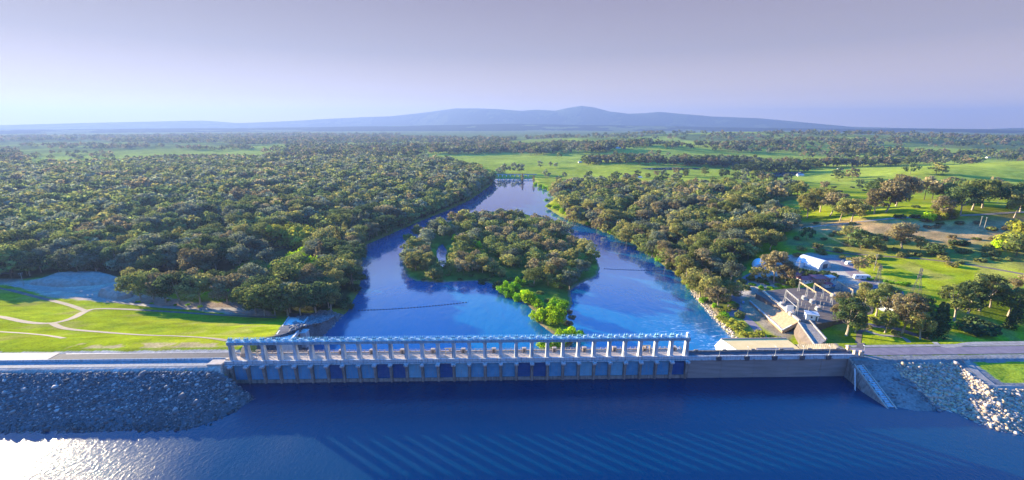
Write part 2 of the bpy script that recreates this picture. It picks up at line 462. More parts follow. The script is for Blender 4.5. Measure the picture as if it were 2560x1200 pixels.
SLOPE_PIT = PP([(1845, 752), (1885, 722), (1912, 722), (2004, 800), (1992, 822), (1962, 840)], -30)

def gauss(x, y, px, py, z, A, rx, ry):
    cx, cy, _ = P(px, py, z)
    return A * np.exp(-((x - cx) / rx) ** 2 - ((y - cy) / ry) ** 2)

def H(x, y):
    x = np.asarray(x, float); y = np.asarray(y, float)
    v = axis_v(x, y)
    dl = poly_dist(x, y, LEFT_BANK, False); dr = poly_dist(x, y, RIGHT_BANK, False)
    w = sstep(0.35, 0.65, dl / (dl + dr + 1e-6))
    r = np.hypot(x, y)
    base_l = -36.5 + 1.5 * (fbm(x, y, 90, 3) - 0.5)
    base_r = -37 + 12 * sstep(4, 110, dr) * (1 - 0.55 * sstep(500, 900, y)) * (1 - sstep(900, 1500, y) * 0.95)
    base_r = base_r + gauss(x, y, 2500, 590, -15, 15, 190, 75) + gauss(x, y, 2680, 440, -20, 78, 360, 260) + gauss(x, y, 2200, 610, -22, 4, 120, 40)
    base_r = base_r + gauss(x, y, 2330, 450, -25, 26, 170, 120) + 14 * (fbm(x, y, 190, 19) - 0.5) * sstep(620, 900, y) * sstep(60, 250, dr) + 3.0 * (fbm(x, y, 60, 9) - 0.5) * sstep(30, 120, dr)
    base_r = base_r + 30 * sstep(190, 520, x) * sstep(255, 330, y) * (1 - 0.7 * sstep(650, 1000, y))
    far = sstep(1500, 3200, y)
    roll = gauss(x, y, 1620, 385, -40, 26, 420, 330) + gauss(x, y, 1880, 372, -40, 38, 650, 420) + gauss(x, y, 1420, 362, -40, 40, 500, 420) + gauss(x, y, 2250, 362, -40, 50, 900, 500) + gauss(x, y, 1900, 350, -40, 70, 1500, 700)
    roll = roll + far * 16 * (fbm(x, y, 700, 21) - 0.4) * sstep(-1500, 500, x)
    base = base_l * (1 - w) + base_r * w + roll
    # river bed and banks
    ri = sdist(x, y, RIVER); isl = sdist(x, y, ISLAND)
    lag = sdist(x, y, LAGOON)
    inw = (ri > 0) & (isl <= 0)
    dw = np.where(isl > -1e6, np.minimum(np.abs(ri), np.abs(isl)), 0)
    jit = 1.5 * (vnoise(x, y, 7, 31) - 0.5)
    bank = ZRIV + 0.15 + 0.32 * np.maximum(np.abs(ri) + jit, 0)
    base = np.where(ri <= 0, np.minimum(base, np.where(ri > -80, bank, base)), base)
    ish = np.minimum(ZRIV + 0.2 + 0.22 * (isl + jit), ZRIV + 2.2 + 0.8 * fbm(x, y, 20, 5))
    ish = np.where(lag > 0, ZRIV - 0.2 - 0.2 * lag, ish)
    base = np.where(isl > 0, ish, base)
    base = np.where(inw, ZRIV - 0.5 - np.minimum(3, 0.2 * dw), base)
    # the levelled yard behind its sandy slope stands on its own solid block
    pl = sdist(x, y, PLATEAU)
    base = np.where(pl > -1, np.minimum(base, PLATEAU_Z - 1.2), base)
    base = np.where(poly_inside(x, y, SLOPE_PIT), np.minimum(base, -33.2), base)
    # embankment west of the spillway
    vt = 133 + np.maximum(0, -190 - x) * 0.24
    t = np.clip((v - 17) / (vt - 17), 0, 1)
    down = -0.35 - 36.0 * (0.82 * t + 0.18 * sstep(0, 1, t)) + 0.7 * np.sin(t * 14) * (t > 0) * (t < 1)
    up = -0.7 - 0.345 * np.maximum(0, -3.5 - v)
    ex = np.maximum(0, x + 141) * 1.3
    cone = -0.7 - 0.345 * np.hypot(ex, np.maximum(0, -3.5 - v)) + 1.1 * (fbm(x, y, 16, 41) - 0.5)
    lemb = np.where(v < -3.5, cone, np.where(v < 17, -0.3, np.where(t >= 1, -99, down)))
    endx = -139 - np.clip((v - 45) * 0.43, 0, 40)                    # where the embankment meets the training wall
    lemb = np.where((v >= -3.5) & (x > endx), np.minimum(lemb, -0.7 - 0.55 * (x - endx)), lemb)
    cut = (x > -137.5) & (y > 186 - (x + 137) * 0.45)
    lemb = np.where(cut & (v < 9), -18, lemb)
    left = np.where(x < -60, np.where(v < 17, lemb, np.where(inw, base, np.maximum(lemb, base))), -99)
    # embankment and reservoir shore beyond the plain wall
    t2 = np.clip((v - 14) / 46, 0, 1)
    rdown = np.where(t2 >= 1, -99, -0.3 - 25.5 * t2)
    rup = -0.9 - 0.43 * np.maximum(0, -4 - v) - 0.18 * np.maximum(0, 178 - x)
    ys = 195 - y
    edge = 217.5 - ys * 0.12
    plat = np.where(x > edge, -0.9 - 0.10 * ys, -99)
    dpl = np.hypot(np.maximum(0, edge - x), np.maximum(0, ys - 20))
    rocks = -0.9 - 0.10 * np.clip(ys, 0, 20) - 0.385 * dpl
    sh = np.maximum(rup, rocks) + 0.9 * (fbm(x, y, 12, 77) - 0.5) * sstep(1, 6, -4 - v)
    remb = np.where(v < -4, sh, np.where(v < 14, -0.3, rdown))
    right = np.where((x > 166.3) & (x < 3000), np.where(v < 14, remb, np.maximum(remb, base)), -99)
    h = np.where(v < 17, -18.0, base)
    h = np.where((v >= 4) & (v < 17) & (x > -138) & (x < 168), -46, h)
    h = np.where(left > -90, np.where(v < 17, left, np.where(x < -60, left, base)), h)
    h = np.where(right > -90, right, h)
    h = np.where((v > 10) & (x >= 86) & (x <= 168) & ~inw, np.minimum(h, base), h)
    h = np.maximum(h, np.where(v < 4, -18.0, -60.0))
    return h

_T = np.concatenate([np.geomspace(60, 1500, 1500), np.geomspace(1503, 40000, 900)])
def PT(px, py):
    """Point of the land seen at a pixel of the photograph."""
    d = ray(px, py)
    X, Y, Z = d[0] * _T, d[1] * _T, ZC + d[2] * _T
    g = H(X, Y) - Z
    k = int(np.argmax(g > 0))
    if k == 0: k = len(_T) - 1
    a = g[k - 1] / (g[k - 1] - g[k] + 1e-12)
    t = _T[k - 1] + a * (_T[k] - _T[k - 1])
    return np.array([d[0] * t, d[1] * t, ZC + d[2] * t])

FOREST_PX = [(-420, 720), (0, 702), (120, 690), (325, 692), (560, 700), (640, 735), (640, 776), (760, 788), (858, 768), (884, 735), (895, 690), (888, 650), (906, 606), (1000, 568), (1060, 542), (1120, 518), (1172, 494), (1222, 460), (1200, 430), (1130, 412), (1060, 402), (900, 398), (640, 404), (480, 408), (280, 412), (60, 418), (-300, 420)]
FOREST = PP(FOREST_PX, -36.5)
RFOREST_PX = [(1375, 476), (1450, 462), (1560, 470), (1700, 476), (1850, 490), (1990, 520), (2000, 548), (1900, 556), (1868, 575), (1960, 600), (1990, 625), (1900, 640), (1885, 665), (1860, 690), (1838, 740), (1800, 790), (1740, 735), (1700, 690), (1640, 645), (1600, 615), (1520, 580), (1440, 555), (1410, 530)]
RFOREST = PP(RFOREST_PX, -34)
TAN_PX = [(1890, 566), (1990, 556), (2200, 553), (2400, 552), (2600, 540), (2700, 580), (2560, 604), (2440, 622), (2300, 606), (2180, 596), (2000, 585)]
TANHILL = np.array([PT(x, y)[:2] for x, y in TAN_PX])
GRAVEL_PX = [(-100, 712), (40, 712), (130, 745), (300, 758), (470, 772), (620, 792), (700, 790), (650, 770), (600, 752), (480, 756), (330, 730), (330, 700), (200, 690), (60, 700), (-100, 690)]
GRAVEL = np.array([PT(x, y)[:2] for x, y in GRAVEL_PX])
SCRUBHILL = np.array([PT(x, y)[:2] for x, y in [(1890, 590), (2080, 580), (2300, 606), (2560, 604), (2700, 640), (2640, 690), (2450, 660), (2250, 640), (2080, 632), (1980, 625)]])
SCRUB_PX = [(1740, 752), (1790, 760), (1850, 800), (1910, 850), (1905, 872), (1850, 868), (1800, 812)]
SCRUB = np.array([PT(x, y)[:2] for x, y in SCRUB_PX])
YARD_PX = [(1840, 700), (1870, 690), (1950, 640), (2020, 632), (2120, 640), (2130, 665), (2170, 690), (2230, 720), (2230, 745), (2050, 715), (1960, 712), (1880, 735), (1840, 770)]
YARD = np.array([PT(x, y)[:2] for x, y in YARD_PX])

def ground_colour(x, y):
    v = axis_v(x, y); r = np.hypot(x, y)
    n1 = fbm(x, y, 35, 101); n2 = fbm(x, y, 9, 102); n3 = fbm(x, y, 400, 103)
    c = np.empty((len(x), 3))
    A = lambda *k: np.array(k)
    c[:] = A(0.205, 0.25, 0.010)
    def mix(mask, col):
        mask = np.asarray(mask, float)
        c[:] = c * (1 - mask[:, None]) + np.array(col) * mask[:, None]
    mix(sstep(0.45, 0.7, n1) * 0.55, (0.27, 0.275, 0.02))
    mix(sstep(0.5, 0.72, n2) * 0.35, (0.13, 0.21, 0.02))
    mix(sstep(0.60, 0.74, fbm(x, y, 22, 141)) * 0.5, (0.26, 0.22, 0.07))
    mix(sstep(700, 1400, r) * sstep(0.42, 0.62, n3) * 0.6, (0.29, 0.34, 0.05))
    mix(sstep(900, 1900, r) * 0.75, (0.27, 0.33, 0.05))
    # distant woodland reads as dark cover
    wood = sstep(0.40, 0.56, fbm(x, y * 0.45, 420, 107) + 0.28 * sstep(3300, 7000, r) - 0.16 * sstep(0, 2200, x) * (1 - sstep(3500, 6500, r)))
    mix(wood * sstep(2400, 4200, r) * 0.65, (0.05, 0.075, 0.045))
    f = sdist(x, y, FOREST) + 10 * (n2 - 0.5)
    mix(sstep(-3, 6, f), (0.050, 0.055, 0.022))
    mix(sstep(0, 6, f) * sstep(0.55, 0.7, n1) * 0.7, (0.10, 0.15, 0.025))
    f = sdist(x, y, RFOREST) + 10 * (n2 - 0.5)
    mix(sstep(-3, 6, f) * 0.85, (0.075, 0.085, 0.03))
    f = sdist(x, y, TANHILL) + 26 * (n1 - 0.5)
    mix(sstep(-12, 14, f) * 0.9, (0.38, 0.235, 0.12))
    mix(sstep(-12, 14, f) * sstep(0.5, 0.62, n2) * 0.5, (0.15, 0.13, 0.06))
    f = sdist(x, y, SCRUBHILL) + 30 * (n1 - 0.5)
    mix(sstep(-10, 12, f) * 0.6, (0.20, 0.185, 0.055))
    mix(sstep(-10, 12, f) * sstep(0.48, 0.6, n2) * 0.5, (0.13, 0.12, 0.06))
    f = sdist(x, y, GRAVEL) + 8 * (n2 - 0.5)
    mix(sstep(-1.5, 2, f), (0.40, 0.31, 0.24))
    f = sdist(x, y, SCRUB) + 6 * (n2 - 0.5)
    mix(sstep(-2, 3, f), (0.30, 0.24, 0.14))
    mix(sstep(-2, 3, f) * sstep(0.45, 0.6, n1), (0.16, 0.20, 0.03))
    f = sdist(x, y, YARD) + 6 * (n2 - 0.5)
    mix(sstep(-2, 2, f) * 0.9, (0.27, 0.24, 0.23))
    f = sdist(x, y, SLOPE_PIT) + 5 * (n2 - 0.5)
    mix(sstep(-3, 2, f) * 0.9, (0.24, 0.19, 0.15))
    ri = sdist(x, y, RIVER); isl = sdist(x, y, ISLAND)
    mix(sstep(-9, -2, ri) * (ri < 0) * 0.7 * (v > 20), (0.16, 0.15, 0.06))
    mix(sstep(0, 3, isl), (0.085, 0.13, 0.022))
    mix((isl > 0) * sstep(0.5, 0.62, n1) * 0.8, (0.15, 0.21, 0.025))
    mix((isl > -2) * (isl < 2.5) * 0.8, (0.20, 0.15, 0.11))
    endx = -139 - np.clip((v - 45) * 0.43, 0, 40)
    mix((x > endx - 0.5) & (x < -100) & (v > 25) & (v < 140) & (ri < 1) & (isl < 0), (0.10, 0.10, 0.11))
    mix(((v > 4) & (v < 62 + 8 * (n1 - 0.5)) & (x > 86) & (x < 163) & (ri < 0)) * 0.85, (0.22, 0.19, 0.16))
    mix((v > 6) & (v < 66) & (x > 158) & (x < 170.5 + 2 * (n2 - 0.5)) & (ri < 0), (0.20, 0.18, 0.16))
    # bare crest, quarry-run shores, the grassed shoulder
    mix((np.abs(v - 4.5) < 9.5 + 3 * (n2 - 0.5)) * (x < -130) * 1.0, (0.36, 0.32, 0.28))
    mix(((v > 17) & (v < 26) & (x < -138) & (x > -230)) * sstep(0.48, 0.6, n2) * 0.8, (0.36, 0.27, 0.16))
    mix(((v < -4.5) & (x < -100)) * 1.0, (0.10, 0.10, 0.11))
    mix(((v < 1.0) & (x > 160)) * 1.0, (0.20, 0.195, 0.19))
    mix(((v < -5.0) & (x > 225 - 0.1 * (195 - y)) & (195 - y < 18)) * 1.0, (0.26, 0.32, 0.025))
    return c

# ---- the ground, one sheet from the reservoir shore to the horizon
az = np.radians(np.linspace(-66, 66, 700))
rr = np.concatenate([np.geomspace(105, 420, 330)[:-1], np.geomspace(420, 1800, 260)[:-1], np.geomspace(1800, 19500, 140)])
AA, RR = np.meshgrid(az, rr)
gx, gy = (RR * np.sin(AA)).ravel(), (RR * np.cos(AA)).ravel()
gz = H(gx, gy)
nA, nR = len(az), len(rr)
ii = np.arange(nA * nR).reshape(nR, nA)
quads = np.stack([ii[:-1, :-1], ii[:-1, 1:], ii[1:, 1:], ii[1:, :-1]], -1).reshape(-1, 4)
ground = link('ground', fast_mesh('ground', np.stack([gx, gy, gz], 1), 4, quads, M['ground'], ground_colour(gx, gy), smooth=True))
tag(ground, kind='structure')

# ---- the hills on the horizon
HILL_PX = [(-400, 316), (0, 314), (300, 308), (560, 303), (640, 308), (700, 306), (770, 303), (850, 298), (930, 294), (1000, 291), (1060, 284), (1110, 277), (1150, 271), (1200, 271), (1250, 273), (1300, 277), (1335, 274), (1380, 277), (1410, 270), (1440, 265), (1470, 269), (1505, 279), (1550, 285), (1590, 284), (1620, 281), (1680, 287), (1750, 293), (1850, 297), (1920, 303), (2000, 310), (2080, 316), (2200, 318), (2400, 319), (2455, 317), (2480, 317), (2560, 316), (2900, 318)]
def ridge_height(a, R, off=0.0):
    px = 1280 + FPX * np.tan(a) * CP      # small-angle stand-in for the azimuth's column near the horizon
    row = np.interp(px, [p[0] for p in HILL_PX], [p[1] for p in HILL_PX]) + off
    up = np.array([ray(1280, q)[2] / np.hypot(*ray(1280, q)[:2]) for q in np.atleast_1d(row)])
    return ZC + up * R
ha = np.radians(np.linspace(-60, 60, 420)); hr = np.linspace(9600, 21500, 120)
HA, HR = np.meshgrid(ha, hr)
RD = 16600 + 2300 * sstep(-0.02, -0.32, ha)
ridge = ridge_height(ha, 1.0); ridge = (ZC + (ridge - ZC) * RD)[None, :]
prof = np.exp(-((HR - RD[None, :]) / 950.0) ** 2)
hx, hy = HR * np.sin(HA), HR * np.cos(HA)
low = (80 + 95 * np.exp(-((HA - 0.02) / 0.36) ** 2)) * np.exp(-((HR - 12600) / 1500.0) ** 2) * (0.85 + 0.3 * fbm(hx, hy, 1500, 61))
main = (ridge + 60) * prof
main = main + (fbm(hx, hy, 1100, 55) - 0.5) * 0.42 * main * (1 - prof ** 4)
hz = -60 + np.maximum(main, low)
jj = np.arange(hx.size).reshape(hx.shape)
hq = np.stack([jj[:-1, :-1], jj[:-1, 1:], jj[1:, 1:], jj[1:, :-1]], -1).reshape(-1, 4)
hx, hy, hz = hx.ravel(), hy.ravel(), hz.ravel()
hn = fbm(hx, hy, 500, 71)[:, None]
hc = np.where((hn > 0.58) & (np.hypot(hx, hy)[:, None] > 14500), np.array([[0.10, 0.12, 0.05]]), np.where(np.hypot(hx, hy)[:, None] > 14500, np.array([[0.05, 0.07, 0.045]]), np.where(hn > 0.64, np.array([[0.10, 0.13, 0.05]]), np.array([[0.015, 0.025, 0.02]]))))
tag(link('hills', fast_mesh('hills', np.stack([hx, hy, hz], 1), 4, hq, M['ground'], hc, smooth=True)), kind='structure')

# ---- water
def sheet(name, pts, z, mat, sub=None):
    mb = MB(); mb.add([(x, y, z) for x, y in pts], [tuple(range(len(pts)))])
    return tag(mb.build(name, mat), kind='structure')
ca, sa = math.cos(AROT), math.sin(AROT)
def L2W(u, v): return (AX0 + u * ca - v * sa, AY0 + u * sa + v * ca)
sheet('reservoir_water', [(-1500, -500), (1700, -500), L2W(1800, 1.5), L2W(-1400, 1.5)], -11.0, M['reservoir'])
sheet('river_water', [(-420, 206), (420, 215), (620, 1500), (-420, 1500)], ZRIV, M['river'])
pz = float(np.max(H(POND[:, 0], POND[:, 1]))) + 0.5
sheet('pond_water', POND, pz, M['river'])
for k, pxs in enumerate([[(1600, 421), (1680, 419), (1740, 421), (1770, 425), (1690, 425), (1620, 424)], [(925, 391), (950, 388), (958, 391), (940, 395)], [(120, 362), (180, 359), (185, 361), (130, 364)]]):
    q = np.array([PT(x, y)[:2] for x, y in pxs])
    sheet('pond_water', q, float(np.max(H(q[:, 0], q[:, 1]))) + 0.4, M['river'])

# ---- roads and tracks
def ribbon(name, pts, width, mat, lift=0.14, closed=False, kind='structure', step=2.0, edge=0.0):
    pts = [np.asarray(p, float)[:2] for p in pts]
    out = []
    n = len(pts)
    for i in range(n - 1):               # Catmull-Rom through the points
        p0, p1, p2, p3 = pts[max(i - 1, 0)], pts[i], pts[i + 1], pts[min(i + 2, n - 1)]
        m = max(2, int(np.linalg.norm(p2 - p1) / step))
        for k in range(m):
            t = k / m
            out.append(0.5 * ((2 * p1) + (-p0 + p2) * t + (2 * p0 - 5 * p1 + 4 * p2 - p3) * t * t + (-p0 + 3 * p1 - 3 * p2 + p3) * t ** 3))
    out.append(pts[-1]); out = np.array(out)
    d = np.gradient(out, axis=0); d /= np.linalg.norm(d, axis=1)[:, None] + 1e-9
    nrm = np.stack([-d[:, 1], d[:, 0]], 1)
    K = 5
    vs, fs = [], []
    for i in range(len(out)):
        for k in range(K):
            s = (k / (K - 1) - 0.5) * width * (1 + edge * (vnoise(np.array([i * 0.31]), np.array([k * 9.1]), 1.0, 3)[0] - 0.5))
            q = out[i] + nrm[i] * s
            vs.append(q)
    vs = np.array(vs)
    z = H(vs[:, 0], vs[:, 1]) + lift
    fs = [(i * K + k, i * K + k + 1, (i + 1) * K + k + 1, (i + 1) * K + k) for i in range(len(out) - 1) for k in range(K - 1)]
    mb = MB(); mb.add(np.column_stack([vs, z]), fs)
    o = mb.build(name, mat)
    return tag(o, kind=kind)
def track(name, pxs, width, mat, **k):
    return ribbon(name, [PT(x, y) for x, y in pxs], width, mat, **k)

ribbon('crest_road', [L2W(u, 8.0) for u in (-420, -300, -200, -100, -50, -3)], 7.0, M['asphalt'], lift=0.12)
ribbon('crest_concrete_strip', [L2W(u, 1.2) for u in (-420, -250, -120, -60, -8)], 5.4, M['strip'], lift=0.09)
ribbon('road_apron', [L2W(u, 9.0) for u in (-420, -300, -200, -118, -92)], 7.6, M['beige'], lift=0.20)
ribbon('road_edge_line', [L2W(u, 11.2) for u in (-88, -50, -4)], 0.16, M['white'], lift=0.2)
ribbon('road_edge_line', [L2W(u, 4.9) for u in (-88, -50, -4)], 0.16, M['white'], lift=0.2)
ribbon('crest_road', [L2W(u, 5.2) for u in (308.2, 340, 400, 520)], 7.6, M['road_mauve'], lift=0.12)
ribbon('road_verge', [L2W(u, 10.6) for u in (308.2, 340, 400, 520)], 2.2, M['gravel'], lift=0.10)

track('lawn_track', [(-60, 786), (0, 792), (70, 806), (130, 808), (180, 796), (215, 778), (250, 772), (330, 774), (430, 780), (560, 788), (690, 794)], 4.2, M['track'])
track('lawn_track', [(130, 808), (165, 822), (260, 831), (360, 838), (470, 842), (570, 852)], 3.6, M['track'], lift=0.18)
track('lawn_track', [(215, 778), (170, 762), (90, 742), (10, 722), (-80, 704)], 4.2, M['track'], lift=0.17)
track('lawn_track', [(-40, 828), (40, 832), (110, 838), (160, 846)], 2.6, M['track'], lift=0.14)
track('gravel_road', [(215, 728), (232, 742), (300, 755), (380, 765), (470, 772), (545, 773), (600, 775), (640, 782)], 6.0, M['gravel'], lift=0.24)
track('gravel_road', [(30, 712), (110, 722), (180, 726), (215, 728), (300, 712)], 8.0, M['gravel'], lift=0.2, edge=0.6)
track('footpath', [(2150, 872), (2146, 850), (2150, 830), (2168, 820)], 3.0, M['track'])
track('footpath', [(2160, 826), (2200, 838), (2270, 853), (2340, 859), (2440, 858), (2600, 856)], 2.6, M['gravel'])
track('park_road', [(2165, 812), (2240, 822), (2290, 838), (2330, 848)], 5.0, M['road_mauve'], lift=0.1)
track('yard_road', [(1822, 790), (1838, 745), (1850, 712), (1872, 690), (1930, 668)], 7.0, M['road_mauve'], lift=0.1)
track('yard_road', [(1905, 872), (1905, 840), (1880, 810), (1850, 780), (1838, 745)], 6.0, M['road_mauve'], lift=0.12)
track('yard_road', [(2010, 645), (2060, 648), (2110, 655), (2130, 680), (2165, 705), (2210, 728), (2260, 735)], 9.0, M['road_mauve'], lift=0.1)
track('hillside_track', [(2030, 618), (2100, 632), (2200, 640), (2330, 650), (2460, 668), (2580, 690)], 3.2, M['track'])
track('hillside_track', [(2000, 570), (2100, 560), (2250, 545), (2420, 538), (2600, 530)], 4.0, M['gravel'])
track('farm_road', [(1430, 445), (1480, 462), (1560, 470), (1640, 462)], 5.0, M['track'], lift=0.3)
track('shore_path', [(2412, 897), (2440, 930), (2470, 955), (2492, 968), (2530, 970), (2620, 975)], 3.2, M['gravel'], lift=0.12)

# ---- gravel mounds beside the lawn
def mound(pxs, z0, top, seed):
    q = np.array([PT(x, y)[:2] for x, y in pxs]); c = q.mean(0)
    mb = MB(); rings = []
    n = 40
    for k, (s, hh) in enumerate(((1.0, -0.4), (0.86, 0.45), (0.7, 0.86), (0.45, 1.0), (0.2, 0.97))):
        ring = []
        for i in range(n):
            t = i / n * len(q); a, b = q[int(t) % len(q)], q[(int(t) + 1) % len(q)]
            p = c + ((a * (1 - t % 1) + b * (t % 1)) - c) * s
            j = vnoise(np.array([p[0]]), np.array([p[1]]), 6, seed)[0]
            ring.append((p[0], p[1], float(H(p[0:1], p[1:2])[0]) + top * hh * (0.75 + 0.5 * j)))
        rings.append(ring)
    mb.loft(rings)
    return mb.build('gravel_mound', M['gravel'])
tag(mound([(62, 712), (110, 696), (180, 686), (280, 688), (318, 700), (250, 714), (150, 720)], 0, 6.0, 5), 'long flat-topped gravel mound by the power pole', 'mound', kind='structure')
tag(mound([(240, 742), (262, 722), (310, 712), (345, 722), (335, 744), (290, 752)], 0, 6.5, 6), 'rounded gravel mound against the gum trees', 'mound', kind='structure')

# ---- quarry rock along both shores
phi = (1 + 5 ** 0.5) / 2
ICO_V = np.array([(-1, phi, 0), (1, phi, 0), (-1, -phi, 0), (1, -phi, 0), (0, -1, phi), (0, 1, phi), (0, -1, -phi), (0, 1, -phi), (phi, 0, -1), (phi, 0, 1), (-phi, 0, -1), (-phi, 0, 1)]) / math.hypot(1, phi)
ICO_F = np.array([(0, 11, 5), (0, 5, 1), (0, 1, 7), (0, 7, 10), (0, 10, 11), (1, 5, 9), (5, 11, 4), (11, 10, 2), (10, 7, 6), (7, 1, 8), (3, 9, 4), (3, 4, 2), (3, 2, 6), (3, 6, 8), (3, 8, 9), (4, 9, 5), (2, 4, 11), (6, 2, 10), (8, 6, 7), (9, 8, 1)])
def rock_field(name, xs, ys, size, tint, rng):
    zs = H(xs, ys); n = len(xs)
    V = np.repeat(ICO_V[None], n, 0) * (0.65 + 0.6 * rng.random((n, 12, 1)))
    V = V * (size[:, None, None] * (0.7 + 0.6 * rng.random((n, 1, 3)))) 
    a = rng.random(n) * 6.283; ca_, sa_ = np.cos(a)[:, None], np.sin(a)[:, None]
    X = V[:, :, 0] * ca_ - V[:, :, 1] * sa_; Y = V[:, :, 0] * sa_ + V[:, :, 1] * ca_
    V = np.stack([X + xs[:, None], Y + ys[:, None], V[:, :, 2] * 0.75 + (zs + size * 0.18)[:, None]], -1)
    F = (ICO_F[None] + (np.arange(n) * 12)[:, None, None]).reshape(-1, 3)
    col = np.repeat((tint * (0.6 + 0.8 * rng.random((n, 1))))[:, None, :], 12, 1).reshape(-1, 3)
    return tag(link(name, fast_mesh(name, V.reshape(-1, 3), 3, F, M['rock'], col)), kind='stuff')
def scatter(x0, x1, y0, y1, n, keep, rng):
    x = rng.uniform(x0, x1, n); y = rng.uniform(y0, y1, n)
    k = keep(x, y); return x[k], y[k]
rng = np.random.default_rng(11)
def keep_l(x, y):
    h = H(x, y); v = axis_v(x, y)
    return (h > -12.2) & (v < -5) & ~((x > -139.5) & (y > 183))
x, y = scatter(-330, -108, 146, 188, 27000, keep_l, rng)
sz = np.exp(rng.normal(-1.1, 0.45, len(x))) * np.where(H(x, y) < -8.5, 0.75, 1.0)
rock_field('shore_rocks', x, y, sz, np.where(rng.random((len(x), 1)) < 0.2, [[0.27, 0.25, 0.24]], [[0.115, 0.11, 0.115]]) * (0.55 + 0.6 * sstep(-11, -8.5, H(x, y)))[:, None], rng)
def keep_r(x, y):
    h = H(x, y); v = axis_v(x, y); n = fbm(x, y, 9, 88)
    rib = (x + 10 * (fbm(x, y, 7, 5) - 0.5) + 0.25 * (y - 178) > 187) & (x < 219 - 0.12 * (195 - y))
    low = (195 - y > 21) & (x > 200)
    dens = np.where(rib | low, 1.0, np.where(n > 0.5, 0.45, 0.06))
    return (h > -12.2) & (v < -5) & (x > 171) & (np.random.default_rng(3).random(len(x)) < dens) & ((x < 217 - 0.12 * (195 - y)) | (195 - y > 21.5))
x, y = scatter(168, 300, 138, 192, 34000, keep_r, rng)
big = (x > 186)
sz = np.exp(rng.normal(-0.95, 0.42, len(x))) * np.where(big, 1.0, 0.75)
rock_field('shore_rocks', x, y, sz, np.where((x + 9 * (fbm(x, y, 7, 5) - 0.5) + 0.25 * (y - 178) > 187)[:, None], np.where(rng.random((len(x), 1)) < 0.35, [[0.46, 0.34, 0.21]], [[0.36, 0.30, 0.25]]), [[0.16, 0.16, 0.17]]), rng)  # rib rocks tinted pale for sunlight, the others dark for shade

# ------------------------------------------------------------------ the dam
PITCH_U = 7.62
NB = 29
LU = PITCH_U * NB                     # 221 m of spillway
dam = empty('spillway_dam', (AX0, AY0, 0), AROT, 'long gated concrete spillway with thirty tall columns and blue gates', 'dam')
EL = lambda u, v, z: (*L2W(u, v), z)

b = MB()
b.box(-3.0, LU + 1.0, 0.62, 9.6, -1.3, 0.0)
b.build('deck', M['beige'], dam)
b = MB()
for k in range(NB):
    b.box(k * PITCH_U + 0.02 - (3 if k == 0 else 0), (k + 1) * PITCH_U - 0.02 + (1 if k == NB - 1 else 0), 0.0, 0.55, -0.35, 1.0)
b.box(-3.0, LU + 1.0, -0.1, 0.65, 1.0, 1.16)
b.build('parapet', M['concrete'], dam)
b = MB(); b.box(-3.0, LU + 1.0, -0.55, 0.6, -1.0, -0.62)
b.build('ledge', M['concrete'], dam)
b = MB(); b.box(0.0, LU, 0.25, 12.0, -22.0, -9.3)
b.build('sill_wall', M['old_concrete'], dam)
b = MB()
b.loft([[(u, 9.7, -1.3), (u, 12.0, -4.0), (u, 17.0, -12.0), (u, 26.0, -26.0), (u, 36.0, -37.0), (u, 46.0, -42.0), (u, 46.0, -48.0), (u, 9.7, -48.0)] for u in (0.0, LU)])
b.build('spillway_face', M['old_concrete'], dam)

DARK = {6, 9, 10, 13, 18, 19, 28}
PALE = {11, 14, 22, 24}
for k in range(NB + 1):
    u = k * PITCH_U
    b = MB()
    def ring(z, front, w):
        n = 8
        pts = [(u + w, 1.2, z)]
        for i in range(n + 1):
            a = math.pi * i / n
            pts.append((u + w * math.cos(a), front + w - w * math.sin(a) * 1.0, z))
        pts.append((u - w, 1.2, z))
        return pts
    b.loft([ring(-22, 0.1, 0.72), ring(-11, -0.45, 0.72), ring(-1.9, -1.35, 0.66)])
    pier = b.build('pier', M['old_concrete'], dam)
    c = MB()
    c.loft([[(u + s * 0.72, 0.2, -1.98), (u + s * 0.72, -1.4, -1.98)] for s in ()] or [
        [(u - 0.75, -1.5, -2.3), (u + 0.75, -1.5, -2.3), (u + 0.75, 0.24, -2.3), (u - 0.75, 0.24, -2.3)],
        [(u - 1.02, -1.95, -1.75), (u + 1.02, -1.95, -1.75), (u + 1.02, 0.24, -1.75), (u - 1.02, 0.24, -1.75)],
        [(u - 1.02, -1.95, -1.03), (u + 1.02, -1.95, -1.03), (u + 1.02, 0.24, -1.03), (u - 1.02, 0.24, -1.03)]])
    c.build('pier_cap', M['concrete'], pier)
    # column: tapered shaft with small haunches under the girder
    b = MB()
    r = lambda z, hu, v0, v1: [(u - hu, v0, z), (u + hu, v0, z), (u + hu, v1, z), (u - hu, v1, z)]
    b.loft([r(0.0, 1.0, 0.9, 3.9), r(0.9, 0.98, 0.95, 3.85), r(0.92, 0.88, 1.05, 3.7), r(8.0, 0.74, 1.3, 3.3), r(8.7, 0.95, 1.25, 3.35), r(9.05, 1.35, 1.2, 3.4)])
    b.build('column', M['concrete'], dam)
    if k < NB:
        b = MB(); u0, u1 = u + 0.74, u + PITCH_U - 0.74
        b.box(u0, u1, 0.75, 1.1, -9.28, -1.32)
        for q in range(6):
            zz = -8.9 + q * 1.35
            b.box(u0 + 0.05, u1 - 0.05, 0.60, 0.748, zz, zz + 0.16)
        for q in range(1, 4):
            uu = u0 + (u1 - u0) * q / 4
            b.box(uu - 0.06, uu + 0.06, 0.64, 0.747, -9.2, -1.4)
        g = b.build('gate', M['gate_dark'] if k in DARK else M['gate_teal'] if k in PALE else M['gate_blue'], dam)
        if k in DARK: g['label'] = 'dark navy blue steel gate'
b = MB()
b.box(-1.2, LU + 1.2, 0.9, 1.35, 9.06, 10.3)
b.box(-1.2, LU + 1.2, 3.3, 3.75, 9.06, 10.3)
